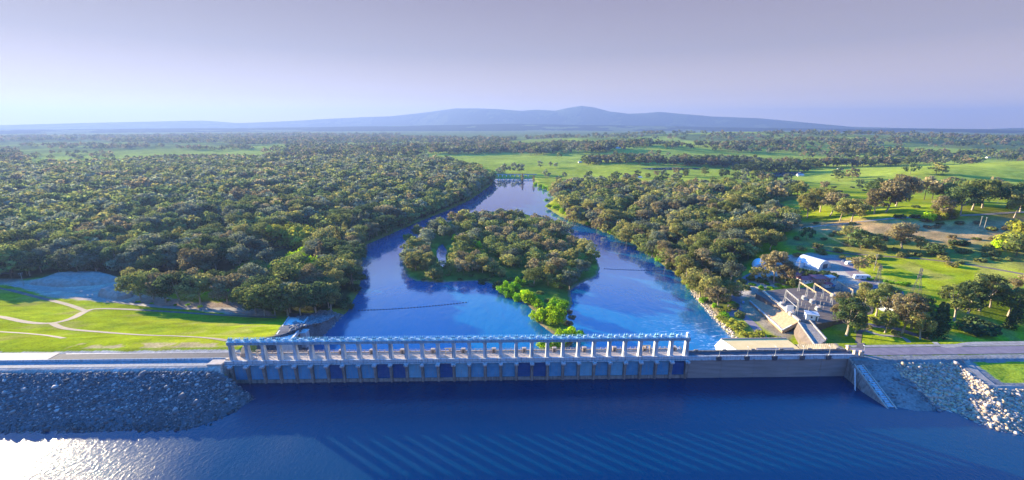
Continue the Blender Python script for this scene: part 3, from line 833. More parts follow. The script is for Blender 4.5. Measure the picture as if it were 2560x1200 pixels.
b.box(-1.2, LU + 1.2, 0.7, 3.95, 10.3, 10.5)
for k in range(NB * 2 + 1):
    b.box(k * PITCH_U / 2 - 0.1, k * PITCH_U / 2 + 0.1, 1.36, 3.29, 9.2, 10.29)
girder = b.build('hoist_bridge', M['girder_blue'], dam)
b = MB()
for vv in (0.78, 3.87):
    for zz in (11.05, 11.55):
        b.bar((-1.1, vv, zz), (LU + 1.1, vv, zz), 0.06)
    for k in range(int(LU / 1.905) + 1):
        b.bar((k * 1.905, vv, 10.5), (k * 1.905, vv, 11.6), 0.06)
b.build('handrail', M['hoist_cyan'], girder)
b = MB()
b.box(-3.0, LU + 1.0, 9.1, 9.6, 0.0, 0.45)
b.build('kerb', M['beige'], dam)
b = MB()
for k in range(NB * 3 + 1):
    b.box(k * PITCH_U / 3 - 0.1, k * PITCH_U / 3 + 0.1, 9.25, 9.45, 0.45, 1.55)
for zz in (0.95, 1.45):
    b.bar((-2.8, 9.35, zz), (LU + 0.8, 9.35, zz), 0.07)
b.build('railing', M['beige'], dam)
b = MB()                                                    # walkway line along the deck
b.box(-2.9, LU + 0.9, 7.3, 7.45, 0.004, 0.16)
b.build('deck_rail', M['old_concrete'], dam)

# ---- gate hoists: one machine on the bridge over every bay
ORD = ['zeroth', 'first', 'second', 'third', 'fourth', 'fifth', 'sixth', 'seventh', 'eighth', 'ninth', 'tenth', 'eleventh', 'twelfth', 'thirteenth', 'fourteenth', 'fifteenth', 'sixteenth', 'seventeenth', 'eighteenth', 'nineteenth', 'twentieth']
TENS = {20: 'twent', 30: 'thirt', 40: 'fort', 50: 'fift', 60: 'sixt', 70: 'sevent', 80: 'eight', 90: 'ninet'}
def ordinal(n):
    if n <= 20: return ORD[n]
    t = n // 10 * 10
    return TENS[t] + ('ieth' if n == t else 'y-' + ORD[n - t])

hoist = empty('gate_hoist', EL(0, 2.3, 10.5), AROT)
b = MB()
for s in (-0.55, 0.55):                                     # forked bearing plates standing over the column
    for w in (-0.35, 0.35):
        b.loft([[(s - 0.07, w - 0.5, 0), (s + 0.07, w - 0.5, 0), (s + 0.07, w + 0.3, 0), (s - 0.07, w + 0.3, 0)],
                [(s - 0.07, w - 0.2, 2.0), (s + 0.07, w - 0.2, 2.0), (s + 0.07, w + 0.16, 2.0), (s - 0.07, w + 0.16, 2.0)]])
    b.bar((s, 0, 2.0), (s + 0.16, 0, 2.75), 0.14)
b.box(-1.3, 1.3, -0.9, 0.9, 0.0, 0.2)
hp = [b.build('bearing_frame', M['hoist_cyan'], hoist)]
b = MB(); b.tube([(-0.9, 0, 1.05), (0.9, 0, 1.05)], 0.46, 14); b.tube([(-1.0, 0, 1.05), (-0.92, 0, 1.05)], 0.62, 14); b.tube([(0.92, 0, 1.05), (1.0, 0, 1.05)], 0.62, 14)
hp.append(b.build('rope_drum', M['girder_blue'], hoist))
b = MB(); b.tube([(1.0, 0, 1.0), (6.6, 0, 1.0)], 0.12, 8)
hp.append(b.build('drive_shaft', M['hoist_white'], hoist))
b = MB(); b.box(2.3, 3.4, -0.55, 0.55, 0.0, 1.25); b.box(2.45, 3.25, -0.4, 0.4, 1.25, 1.5)
hp.append(b.build('gearbox', M['hoist_white'], hoist))
b = MB(); b.tube([(3.42, 0.1, 0.95), (4.05, 0.1, 0.95)], 0.36, 10); b.box(3.4, 4.0, -0.3, 0.4, 0.0, 0.58)
hp.append(b.build('motor', M['hoist_cyan'], hoist))
b = MB()
wheel = [(4.5, 0.55 * math.cos(a), 1.35 + 0.55 * math.sin(a)) for a in np.linspace(0, 2 * math.pi, 17)]
b.tube(wheel, 0.07, 6, False)
for a in range(6):
    b.bar((4.5, 0, 1.35), (4.5, 0.55 * math.cos(a * math.pi / 3), 1.35 + 0.55 * math.sin(a * math.pi / 3)), 0.07)
b.tube([(4.3, 0, 1.35), (4.75, 0, 1.35)], 0.16, 8); b.bar((4.5, 0, 1.9), (4.5, 0, 2.5), 0.1); b.box(4.2, 4.8, -0.35, 0.35, 0.0, 0.75)
hp.append(b.build('hand_wheel', M['hoist_white'], hoist))
HG = 'gate hoists on the bridge'
kids_h = [(p, []) for p in hp]
for k in range(NB):
    n = ordinal(k + 1)
    where = ('over the dark gate' if k in DARK else 'over a pale blue gate')
    if k == 0: lab = 'cyan winding machine over the first gate beside the crest road end'
    elif k == NB - 1: lab = 'cyan winding machine over the last dark gate beside the plain wall'
    elif k < 15: lab = f'cyan winding machine {where}, {n} from the crest road end'
    else: lab = f'cyan winding machine {where}, {ordinal(NB - k)} from the plain wall end'
    o = hoist if k == 0 else dup(hoist, kids_h, EL(k * PITCH_U, 2.3, 10.5), AROT)
    tag(o, lab, 'hoist', HG); o.scale = (1.0, 0.85, 0.82)
    if k == 0: o.location = EL(0, 2.3, 10.5)
box = empty('control_cabinet', EL(LU + 0.3, 2.3, 10.5), AROT, 'white cabinet at the plain wall end of the hoist bridge', 'cabinet')
b = MB(); b.box(-0.7, 0.7, -0.7, 0.7, 0, 1.9); b.build('body', M['white'], box)
b = MB(); b.loft([[(-0.8, -0.8, 1.9), (0.8, -0.8, 1.9), (0.8, 0.8, 1.9), (-0.8, 0.8, 1.9)], [(-0.3, -0.3, 2.3), (0.3, -0.3, 2.3), (0.3, 0.3, 2.3), (-0.3, 0.3, 2.3)]]); b.build('roof', M['white'], box)
b = MB(); b.box(-0.4, 0.4, -0.74, -0.702, 0.15, 1.7); b.build('door', M['hoist_cyan'], box)

# ---- small kiosks along the downstream kerb
kiosk = empty('service_kiosk', (0, 0, 0), AROT)
b = MB(); b.box(-0.95, 0.95, -0.75, 0.75, 0, 1.9); kp = [b.build('wall', M['kiosk_brown'], kiosk)]
b = MB(); b.box(-1.1, 1.1, -0.9, 0.9, 1.9, 2.15); b.box(-0.9, 0.9, -0.7, 0.7, 2.15, 2.25); kp.append(b.build('roof', M['beige'], kiosk))
b = MB(); b.box(-0.4, 0.4, -0.79, -0.752, 0.05, 1.7); kp.append(b.build('door', M['dark_steel'], kiosk))
for i, k in enumerate((2, 4, 6, 8, 10, 12, 14, 16, 18, 20, 22, 24, 26, 28)):
    u = (k + 0.55) * PITCH_U
    o = kiosk if i == 0 else dup(kiosk, [(p, []) for p in kp], EL(u, 8.3, 0), AROT)
    o.location = EL(u, 8.3, 0)
    lab = f'brown flat-roofed kiosk by the dam railing, {ordinal(i + 1)} from the crest road end' if i < 7 else f'brown flat-roofed kiosk by the dam railing, {ordinal(14 - i)} from the plain wall end'
    tag(o, lab, 'kiosk', 'kiosks along the dam railing')

# ---- thin lamp standards on the upstream parapet of the spillway
def lamp(name, h, arm):
    t = empty(name, (0, 0, 0), AROT)
    b = MB(); b.tube([(0, 0, 0), (0, 0, h)], [0.11, 0.07], 8); p = [b.build('pole', M['steel'], t)]
    b = MB(); b.tube([(0, 0, h), (0, arm * 0.4, h + 0.25), (0, arm, h + 0.3)], 0.055, 6); p.append(b.build('arm', M['steel'], t))
    b = MB(); b.loft([[(-0.16, arm - 0.1, h + 0.2), (0.16, arm - 0.1, h + 0.2), (0.1, arm + 0.6, h + 0.24), (-0.1, arm + 0.6, h + 0.24)], [(-0.16, arm - 0.1, h + 0.36), (0.16, arm - 0.1, h + 0.36), (0.1, arm + 0.6, h + 0.32), (-0.1, arm + 0.6, h + 0.32)]]); p.append(b.build('lamp_head', M['white'], t))
    b = MB(); b.box(-0.22, 0.22, -0.22, 0.22, -0.02, 0.3); p.append(b.build('base', M['concrete'], t))
    return t, [(q, []) for q in p]

# ---- the plain wall beyond the gates
wall = empty('plain_dam_wall', (AX0, AY0, 0), AROT, 'plain grey concrete dam wall carrying the road beyond the gates', 'dam wall')
U0, U1 = LU + 1.02, LU + 85.5
cuts = [U0, U0 + 16.5, U0 + 33, U0 + 50, U0 + 66.5, U1]
for i in range(5):
    b = MB(); b.loft([[(cuts[i] + 0.05, 0.3, -22), (cuts[i + 1] - 0.05, 0.3, -22), (cuts[i + 1] - 0.05, 5.95, -48), (cuts[i] + 0.05, 5.95, -48)],
                      [(cuts[i] + 0.05, 0.1, -1.0), (cuts[i + 1] - 0.05, 0.1, -1.0), (cuts[i + 1] - 0.05, 5.95, -1.0), (cuts[i] + 0.05, 5.95, -1.0)]])
    b.build('wall_panel', M['wall_concrete'], wall)
b = MB(); b.box(U0, U1, -0.45, 6.6, -0.98, -0.5); b.build('coping', M['concrete'], wall)
b = MB(); b.box(U0, U1, 0.5, 6.0, -0.49, 0.0); b.build('roadway', M['asphalt'], wall)
b = MB(); b.box(U0, U1, 0.0, 0.45, -0.49, 0.95); b.box(U0, U1, -0.08, 0.53, 0.95, 1.1); b.build('parapet', M['concrete'], wall)
b = MB(); b.box(U0, U1, 6.02, 6.45, -0.49, 0.8)
for k in range(6): b.box(U0 + 5 + 14.5 * k, U0 + 7 + 14.5 * k, 5.95, 6.55, 0.8, 1.3)
b.build('far_parapet', M['old_concrete'], wall)
lamp_px = [1797, 1868, 1938, 2008, 2075]
lu = [(P(px, 893, 0.5)[0] - AX0) / ca for px in lamp_px]
for u in lu:
    b = MB(); b.loft([[(u - 0.8, -0.46, -1.5), (u + 0.8, -0.46, -1.5), (u + 0.8, 0.0, -1.5), (u - 0.8, 0.0, -1.5)], [(u - 1.1, -0.9, -0.9), (u + 1.1, -0.9, -0.9), (u + 1.1, 0.0, -0.9), (u - 1.1, 0.0, -0.9)], [(u - 1.1, -0.9, 1.15), (u + 1.1, -0.9, 1.15), (u + 1.1, 0.0, 1.15), (u - 1.1, 0.0, 1.15)]])
    b.build('lamp_bay', M['dark_steel'], wall)
lp, lk = lamp('lamp_post', 4.4, 0.5)
names_l = ['nearest the gates', 'second from the gates', 'midway along the wall', 'second from the wall ramp', 'nearest the wall ramp']
for i, u in enumerate(lu):
    o = lp if i == 0 else dup(lp, lk, (0, 0, 0), AROT)
    o.location = EL(u, -0.42, 1.15)
    tag(o, 'thin pale lamp post on the plain dam wall, ' + names_l[i], 'lamp post', 'lamp posts on the dam wall')
o = dup(lp, lk, tuple(P(2158, 886, 0.0)), AROT, None, 'thin pale lamp post by the tan pillars at the road end', 'lamp posts on the dam wall')
o['category'] = 'lamp post'
for i, (px, lab) in enumerate(((700, 'one'), (769, 'two'), (1171, 'three'), (1566, 'four'))):
    u = (P(px, 905, 0.5)[0] - AX0) / ca
    o = dup(lp, lk, EL(u, 0.28, 1.17), AROT, (0.8, 0.8, 0.55), ['short pale lamp post on the parapet under the third gate column', 'short pale lamp post on the parapet near the fifth gate column', 'short pale lamp post on the parapet at mid spillway', 'short pale lamp post on the parapet toward the plain wall'][i], 'lamp posts on the spillway parapet')
    o['category'] = 'lamp post'

# ---- tan pillars where the road leaves the wall
pil = empty('gate_pillar', (0, 0, 0), AROT)
b = MB(); b.box(-0.7, 0.7, -0.7, 0.7, 0, 2.4); pp_ = [(b.build('shaft', M['tan_metal'], pil), [])]
b = MB(); b.box(-0.85, 0.85, -0.85, 0.85, 2.4, 2.7); b.loft([[(-0.7, -0.7, 2.7), (0.7, -0.7, 2.7), (0.7, 0.7, 2.7), (-0.7, 0.7, 2.7)], [(-0.2, -0.2, 3.0), (0.2, -0.2, 3.0), (0.2, 0.2, 3.0), (-0.2, 0.2, 3.0)]]); pp_.append((b.build('cap', M['beige'], pil), []))
b = MB(); b.box(-0.9, 0.9, -0.9, 0.9, -0.15, 0.25); pp_.append((b.build('base', M['beige'], pil), []))
for i, (px, py, z, lab) in enumerate(((2119, 876, 0.1, 'tan stone pillar on the downstream side of the road end'), (2136, 889, 0.1, 'tan stone pillar at the reservoir corner of the dam wall'), (2152, 890, 0.1, 'tan stone pillar beside the lamp post above the ramp'))):
    o = pil if i == 0 else dup(pil, pp_, (0, 0, 0), AROT)
    o.location = tuple(P(px, py, z)); tag(o, lab, 'pillar', 'pillars at the road end')

# ---- sloping wing wall with stepped ramp beyond the plain wall
ramp = empty('abutment_ramp', (167.2, 195.5, 0), 0, 'sloping concrete wing wall with a stepped ramp running into the reservoir', 'wing wall')
yb = -27.0                                                   # the ramp runs toward the camera
def rz(y): return -1.0 + 0.415 * y
b = MB(); b.loft([[(-1.0, 0, -22), (4.0, 0, -22), (4.0, 0, -1.0), (-1.0, 0, -1.0)], [(-3.2, yb, -22), (4.0, yb, -22), (4.0, yb, rz(yb)), (-0.6, yb, rz(yb))]])
b.build('wing', M['old_concrete'], ramp)
b = MB()
for k in range(24):
    y0 = yb * k / 24; y1 = yb * (k + 1) / 24
    b.box(0.5, 3.0, y1, y0, rz(y1) + 0.02, rz(y0) + 0.14)
b.build('steps', M['concrete'], ramp)
b = MB()
for x0 in (-0.7, 3.2):
    b.loft([[(x0, 0, -1.2), (x0 + 0.6, 0, -1.2), (x0 + 0.6, 0, -0.3), (x0, 0, -0.3)], [(x0, yb, rz(yb) - 0.2), (x0 + 0.6, yb, rz(yb) - 0.2), (x0 + 0.6, yb, rz(yb) + 0.7), (x0, yb, rz(yb) + 0.7)]])
b.build('kerb_wall', M['beige'], ramp)
b = MB()
for k in range(6):
    y = -6 - k * 3.2
    b.box(-0.05, 0.45, y - 0.5, y + 0.5, rz(y), rz(y) + 0.75)
b.build('slot_box', M['dark_steel'], ramp)
lad = empty('access_ladder', (167.2, 195.5, 0), 0, 'twin white rails slanting down the wing wall into the water', 'ladder')
b = MB()
for s in (0, 0.9): b.bar((-1.6 - s * 0.3, -5.5 - s, -3.0), (-4.4 - s * 0.3, -11.5 - s, -11.6), 0.16)
b.build('rail', M['white'], lad)
b = MB()
for k in range(10):
    t = k / 9
    b.bar((-1.6 - 2.8 * t, -5.5 - 6 * t, -3.0 - 8.6 * t), (-1.9 - 2.8 * t, -6.4 - 6 * t, -3.0 - 8.6 * t), 0.09)
b.build('rung', M['steel'], lad)

# ---- wing wall at the crest road end
wing = empty('concrete_wing_wall', EL(-3.0, 0, 0), AROT, 'steep triangular concrete wing wall with pale cap at the crest road end', 'wing wall')
b = MB(); b.loft([[(-3.2, -1.0, -20), (1.4, -1.0, -20), (1.4, -1.0, -1.05), (-3.2, -1.0, -1.05)], [(-5.0, -6.5, -20), (-0.4, -6.5, -20), (-1.0, -5.2, -9.5), (-5.0, -5.2, -9.5)]])
b.box(-3.4, 2.2, -0.98, 0.6, -20, -1.1)
b.build('wall', M['old_concrete'], wing)
b = MB(); b.box(-7.5, -0.3, -1.6, 3.6, -1.0, 0.35); b.box(-7.3, -0.6, -1.4, 3.4, 0.35, 0.45); b.build('cap', M['beige'], wing)
b = MB(); b.box(-0.4, 0.9, 1.6, 3.0, 0.0, 1.5); b.build('block', M['beige'], wing)

# ---- concrete barrier along the crest road
bar_ = MB()
bar = empty('crest_barrier', EL(-260, 4.2, 0), AROT, 'long low concrete barrier along the reservoir side of the crest road', 'barrier')
b = MB()
for k in range(64):
    u = k * 4.0
    b.loft([[(u + 0.03, -0.35, -0.25), (u + 3.97, -0.35, -0.25), (u + 3.97, 0.35, -0.25), (u + 0.03, 0.35, -0.25)], [(u + 0.03, -0.13, 0.75), (u + 3.97, -0.13, 0.75), (u + 3.97, 0.13, 0.75), (u + 0.03, 0.13, 0.75)]])
b.build('barrier_wall', M['concrete'], bar)

# ---- training wall and chute beside the river
tw = empty('training_wall', (0, 0, 0), 0, 'pale sloping concrete chute between lawn and rocky river edge', 'retaining wall')
def q4(pts): return [np.array(P(x, y, z)) for x, y, z in pts]
top = [np.array(q) for q in ((-138.4, 234, -10.3), (-131.5, 238, -13.5), (-160.5, 319, -36.0), (-172.5, 315, -33.6))]
b = MB(); b.loft([[tuple(p + np.array([0, 0, -14])) for p in top], [tuple(p) for p in top]]); b.build('slab', M['pale_concrete'], tw)
a0, a1 = top[1], top[2]
b = MB(); b.bar(a0 + np.array([0.6, 0, 0.2]), a1 + np.array([0.6, 0, 0.2]), 1.2, 2.4); b.build('side_wall', M['concrete'], tw)
a0, a1 = top[0], top[3]
b = MB(); b.bar(a0 + np.array([-0.4, 0, 0.1]), a1 + np.array([-0.4, 0, 0.1]), 0.7, 1.4); b.build('kerb', M['concrete'], tw)
a0 = PT(754, 838); a1 = a0[2]
b = MB(); b.box(a0[0] - 3.5, a0[0] + 3.5, a0[1] - 2, a0[1] + 3.5, a1 - 8, a1 + 2.2); b.box(a0[0] - 3.8, a0[0] + 3.8, a0[1] - 2.3, a0[1] + 3.8, a1 + 2.2, a1 + 2.7); b.build('block', M['concrete'], tw)
rng = np.random.default_rng(21)
tipr = PP([(772, 845), (800, 845), (845, 800), (862, 783), (800, 780), (772, 800)], -38)
def keep_t(x, y): return poly_inside(x, y, tipr)
x, y = scatter(tipr[:, 0].min(), tipr[:, 0].max(), tipr[:, 1].min(), tipr[:, 1].max(), 2600, keep_t, rng)
rock_field('river_rocks', x, y, np.exp(rng.normal(-0.5, 0.3, len(x))), np.array([[0.16, 0.16, 0.17]]), rng)
def keep_s(x, y):
    v = axis_v(x, y); ex = -139 - np.clip((v - 45) * 0.43, 0, 40)
    return (x > ex + 7) & (v > 45) & (v < 132) & (sdist(x, y, RIVER) < 1.5)
x, y = scatter(-185, -128, 235, 325, 5200, keep_s, rng)
rock_field('river_rocks', x, y, np.exp(rng.normal(-0.5, 0.35, len(x))), np.array([[0.16, 0.16, 0.17]]), rng)
tipr2 = PP([(1722, 726), (1735, 722), (1768, 762), (1800, 796), (1860, 862), (1845, 866), (1785, 802), (1745, 756)], -39)
def keep_t2(x, y): return poly_inside(x, y, tipr2)
x, y = scatter(tipr2[:, 0].min(), tipr2[:, 0].max(), tipr2[:, 1].min(), tipr2[:, 1].max(), 2200, keep_t2, rng)
rock_field('river_rocks', x, y, np.exp(rng.normal(-0.6, 0.35, len(x))), np.array([[0.42, 0.36, 0.30]]), rng)

# ------------------------------------------------------------------ power station and yard
ps = empty('power_station', (*P(1900, 862, -15)[:2], -15), AROT, 'power station with beige hipped roof and end whitened as if sunlit behind the dam wall', 'power station')
px0, px1 = 124 - ps.location.x, 172 - ps.location.x
y0, y1 = 202.5 - ps.location.y, 244 - ps.location.y
b = MB(); b.box(px0 + 0.6, px1 - 0.6, y0 + 0.6, y1 - 0.6, -30, -5.2); b.build('wall', M['pale_concrete'], ps)
b = MB()
b.loft([[(px0 + 0.05, y0 + 0.05, -5.2), (px1 - 0.05, y0 + 0.05, -5.2), (px1 - 0.05, y1 - 0.05, -5.2), (px0 + 0.05, y1 - 0.05, -5.2)], [(px0 + 0.05, y0 + 0.05, -4.6), (px1 - 0.05, y0 + 0.05, -4.6), (px1 - 0.05, y1 - 0.05, -4.6), (px0 + 0.05, y1 - 0.05, -4.6)],
        [(px0 + 11, y0 + 0.1, 0.0), (px1 - 5, y0 + 0.1, 0.0), (px1 - 5, y1 - 1, 0.0), (px0 + 3.0, y1 - 1, 0.0)]])
roof = b.build('roof', M['roof_beige'], ps)
b = MB(); b.loft([[(px0, y0, -4.7), (px0 + 11.0, y0 + 0.05, 0.05), (px0 + 3.0, y1 - 0.9, 0.05), (px0, y1, -4.7)], [(px0 - 0.12, y0, -4.6), (px0 + 10.9, y0 + 0.05, 0.17), (px0 + 2.9, y1 - 0.9, 0.17), (px0 - 0.12, y1, -4.6)]]); b.build('sun_whitened_slope', M['white'], roof)  # white stands in for sun falling on the hip end
b = MB(); b.box(px0 + 17, px1 - 9, y0 + 4, y1 - 14, 0.0, 0.7); b.build('raised_panel', M['beige'], roof)
b = MB(); b.bar((px0 + 3.0, y1 - 0.7, 0.15), (px1 - 5, y1 - 0.7, 0.15), 0.8, 0.7); b.bar((px0 + 17, y1 - 13.7, 0.5), (px1 - 9, y1 - 13.7, 0.5), 0.7, 0.8); b.bar((px0 + 16.7, y1 - 14, 0.5), (px0 + 13.0, y0 + 0.4, 0.2), 0.4, 0.4); b.build('ridge_cap', M['kiosk_brown'], roof)

# levelled yard with its sandy retaining slope toward the river
def Pz(px, py, z): return tuple(P(px, py, z))
b = MB(); n = len(PLATEAU)
b.loft([[(x, y, -37) for x, y in PLATEAU], [(x, y, PLATEAU_Z) for x, y in PLATEAU]])
tag(b.build('yard_ground', M['track']), kind='structure')
slope = empty('retaining_slope', Pz(1940, 780, -29), 0, 'sandy sloping revetment with white kerbs below the switchyard', 'embankment')
sl = np.array(slope.location)
S0, S1, S2, S3 = [np.array(P(*p)) - sl for p in ((1908, 729, -24.7), (1999, 803, -24.7), (1956, 826, -32.5), (1874, 752, -32.5))]
dn = np.array([0, 0, -3.0])
b = MB(); b.loft([[tuple(p + dn) for p in (S0, S1, S2, S3)], [tuple(p) for p in (S0, S1, S2, S3)]]); b.build('slope_face', M['sand'], slope)
up = np.array([0, 0, 0.35])
b = MB(); b.bar(S0 + up, S1 + up, 1.6, 1.2); b.build('top_wall', M['tan_metal'], slope)
b = MB(); b.bar(S3 + up * 0.6, S2 + up * 0.6, 0.8, 0.9); b.bar(S2 + up * 0.6, S1 * 0.55 + S2 * 0.45 + up * 0.4, 0.7, 0.7); b.build('kerb', M['concrete'], slope)

chan = empty('concrete_channel', Pz(2010, 850, -27), 0, 'open grey concrete channel with sloping walls between yard and grass', 'channel')
cl = np.array(chan.location)
q = [np.array(P(*p)) - cl for p in ((1996, 806, -25.5), (2022, 800, -25.5), (2066, 850, -25), (2040, 868, -26), (2003, 852, -30), (1985, 826, -31))]
b = MB(); b.loft([[tuple(p + dn * 2) for p in (q[0], q[1], q[2], q[3])], [tuple(p) for p in (q[0], q[1], q[2], q[3])]]); b.build('floor', M['old_concrete'], chan)
b = MB(); b.loft([[tuple(p + dn * 2) for p in (q[0], q[3], q[4], q[5])], [tuple(p) for p in (q[0] + up, q[3] + up, q[4], q[5])]]); b.build('side_slope', M['track'], chan)
b = MB(); b.bar(q[1] + up, q[2] + up, 0.8, 1.2); b.bar(q[0] + up, q[3] + up, 0.6, 1.0); b.build('side_wall', M['strip'], chan)

fp = [PT(x, y) for x, y in ((2030, 838), (2050, 825), (2085, 812), (2120, 806), (2150, 818))]
cw = empty('curved_wall', fp[0], 0, 'low curved stone wall along the top of the grass bank', 'wall')
b = MB(); r0 = np.array(fp[0])
for i in range(len(fp) - 1):
    b.bar(np.array(fp[i]) - r0 + up, np.array(fp[i + 1]) - r0 + up, 0.6, 1.6)
b.build('wall', M['track'], cw)

# ---- switchyard: gantries, transformers, posts
def gantry(px_a, px_b, h, nleg, leg_mat, beam_mat, name_label, group, lattice=True, zg=PLATEAU_Z):
    A = np.array(P(*px_a, zg)); B = np.array(P(*px_b, zg))
    t = empty('switchyard_gantry', A, 0, name_label, 'gantry', group)
    d = B - A
    for i in range(nleg):
        p = d * i / (nleg - 1); b = MB()
        s = np.array([-d[1], d[0], 0]) / np.linalg.norm(d) * 0.75
        b.bar(p + s, p + s * 0.3 + np.array([0, 0, h]), 0.24); b.bar(p - s, p - s * 0.3 + np.array([0, 0, h]), 0.24)
        for k in range(1, 5): b.bar(p + s * (1 - 0.15 * k) + np.array([0, 0, h * k / 5]), p - s * (1 - 0.15 * k) + np.array([0, 0, h * k / 5]), 0.14)
        b.build('leg', leg_mat, t)
    b = MB(); e = np.array([0, 0, h]); e2 = np.array([0, 0, h - 0.7])
    b.bar(e - d * 0.02, d * 1.02 + e, 0.42, 0.2); b.bar(e2 - d * 0.02, d * 1.02 + e2, 0.34, 0.18)
    m = max(4, int(np.linalg.norm(d) / 1.6))
    for k in range(m): b.bar(d * k / m + e, d * (k + 0.5) / m + e2, 0.14); b.bar(d * (k + 0.5) / m + e2, d * (k + 1) / m + e, 0.14)
    b.build('beam', beam_mat, t)
    b = MB()
    for k in range(1, 7):
        p = d * k / 7 + e2
        b.tube([p, p + np.array([0.15, 0.1, -1.7])], 0.14, 6)
    b.build('insulator', M['kiosk_brown'], t)
    return t, d
GG = 'gantries in the switchyard'
YP = M['yard_paint']
g1, gd = gantry((1960, 762), (1990, 790), 12.5, 2, YP, YP, 'tall white two-storey gantry at the front of the switchyard', GG)
e3 = np.array([0, 0, 6.6]); b = MB(); b.bar(e3, gd + e3, 0.35, 0.3); b.build('lower_beam', YP, g1)
gantry((1996, 728), (2036, 755), 8.5, 3, YP, M['timber_orange'], 'pale gantry with orange beam nearest the red roofs', GG)
gantry((2033, 732), (2078, 762), 8.5, 3, YP, M['timber_orange'], 'pale gantry with orange beam in the middle of the switchyard', GG)
gantry((2090, 724), (2128, 748), 8.0, 2, YP, M['timber_orange'], 'pale gantry with orange beam beside the asphalt yard road', GG)

tr = empty('transformer', (0, 0, 0), 0)
tp = []
b = MB(); b.box(-2.0, 2.0, -1.4, 1.4, 0.3, 3.0); tp.append((b.build('tank', YP, tr), []))
b = MB()
for k in range(9): b.box(-1.8 + k * 0.42, -1.6 + k * 0.42, -2.1, -1.42, 0.5, 2.7)
tp.append((b.build('radiator', M['steel'], tr), []))
b = MB()
for k in range(3): b.tube([(-1.2 + k * 1.2, 0.3, 3.0), (-1.2 + k * 1.2, 0.3, 3.5), (-1.2 + k * 1.2, 0.3, 4.6)], [0.3, 0.22, 0.1], 8)
tp.append((b.build('bushing', M['kiosk_brown'], tr), []))
b = MB(); b.tube([(-1.6, 0.9, 3.6), (1.6, 0.9, 3.6)], 0.45, 10); b.box(-1.2, -1.0, 0.8, 1.0, 3.0, 3.4); b.box(1.0, 1.2, 0.8, 1.0, 3.0, 3.4); tp.append((b.build('conservator', YP, tr), []))
b = MB(); b.box(-2.4, 2.4, -2.2, 1.8, -0.1, 0.3); tp.append((b.build('plinth', M['concrete'], tr), []))
TL = [((1956, 764), 'pale transformer under the near end of the white gantry'), ((1968, 776), 'pale transformer at the middle of the white gantry'), ((1980, 788), 'pale transformer at the channel end of the white gantry'), ((2012, 748), 'pale transformer under the orange beam by the red roofs'), ((2032, 757), 'pale transformer between the two long orange gantries'), ((2046, 775), 'pale transformer half hidden behind the big park gum'), ((2084, 742), 'pale transformer beside the yard road gantry')]
for i, (px, lab) in enumerate(TL):
    o = tr if i == 0 else dup(tr, tp, (0, 0, 0))
    o.location = Pz(*px, PLATEAU_Z); o.rotation_euler = (0, 0, math.atan2(gd[1], gd[0])); o.scale = (0.9,) * 3
    tag(o, lab, 'transformer', 'transformers in the switchyard')
fw = empty('firewall', Pz(1974, 782, PLATEAU_Z), math.atan2(gd[1], gd[0]), 'white blast wall standing between two transformers', 'wall')
b = MB(); b.box(-0.25, 0.25, -2.6, 2.2, 0, 5.6); b.build('wall', M['white'], fw)
b = MB(); b.box(-0.4, 0.4, -2.7, 2.3, 5.6, 5.8); b.build('coping', M['pale_concrete'], fw)
sp = empty('isolator_post', (0, 0, 0)); spk = []
b = MB(); b.bar((0, 0, 0), (0, 0, 3.0), 0.22); b.box(-0.6, 0.6, -0.15, 0.15, 3.0, 3.15); spk.append((b.build('post', YP, sp), []))
b = MB()
for s in (-0.45, 0.45): b.tube([(s, 0, 3.15), (s, 0, 4.3)], [0.18, 0.12], 6)
spk.append((b.build('insulator', M['kiosk_brown'], sp), []))
PXI = [(1994, 758), (2003, 765), (2012, 772), (2021, 779), (2028, 764), (2037, 771), (2050, 764), (2058, 770), (2066, 752), (2075, 757)]
rn = ['by the white gantry', 'second from the white gantry', 'third from the white gantry', 'fourth from the white gantry at the row end', 'under the middle orange beam, near leg', 'under the middle orange beam, by the park gum', 'behind the middle orange beam, near leg', 'behind the middle orange beam, by the park gum', 'nearest the yard road gantry', 'second from the yard road gantry']
for i, px in enumerate(PXI):
    o = sp if i == 0 else dup(sp, spk, (0, 0, 0))
    o.location = Pz(*px, PLATEAU_Z); o.rotation_euler = (0, 0, 0.5)
    tag(o, 'pale isolator post with two brown insulators ' + rn[i], 'isolator', 'isolator posts in the switchyard')

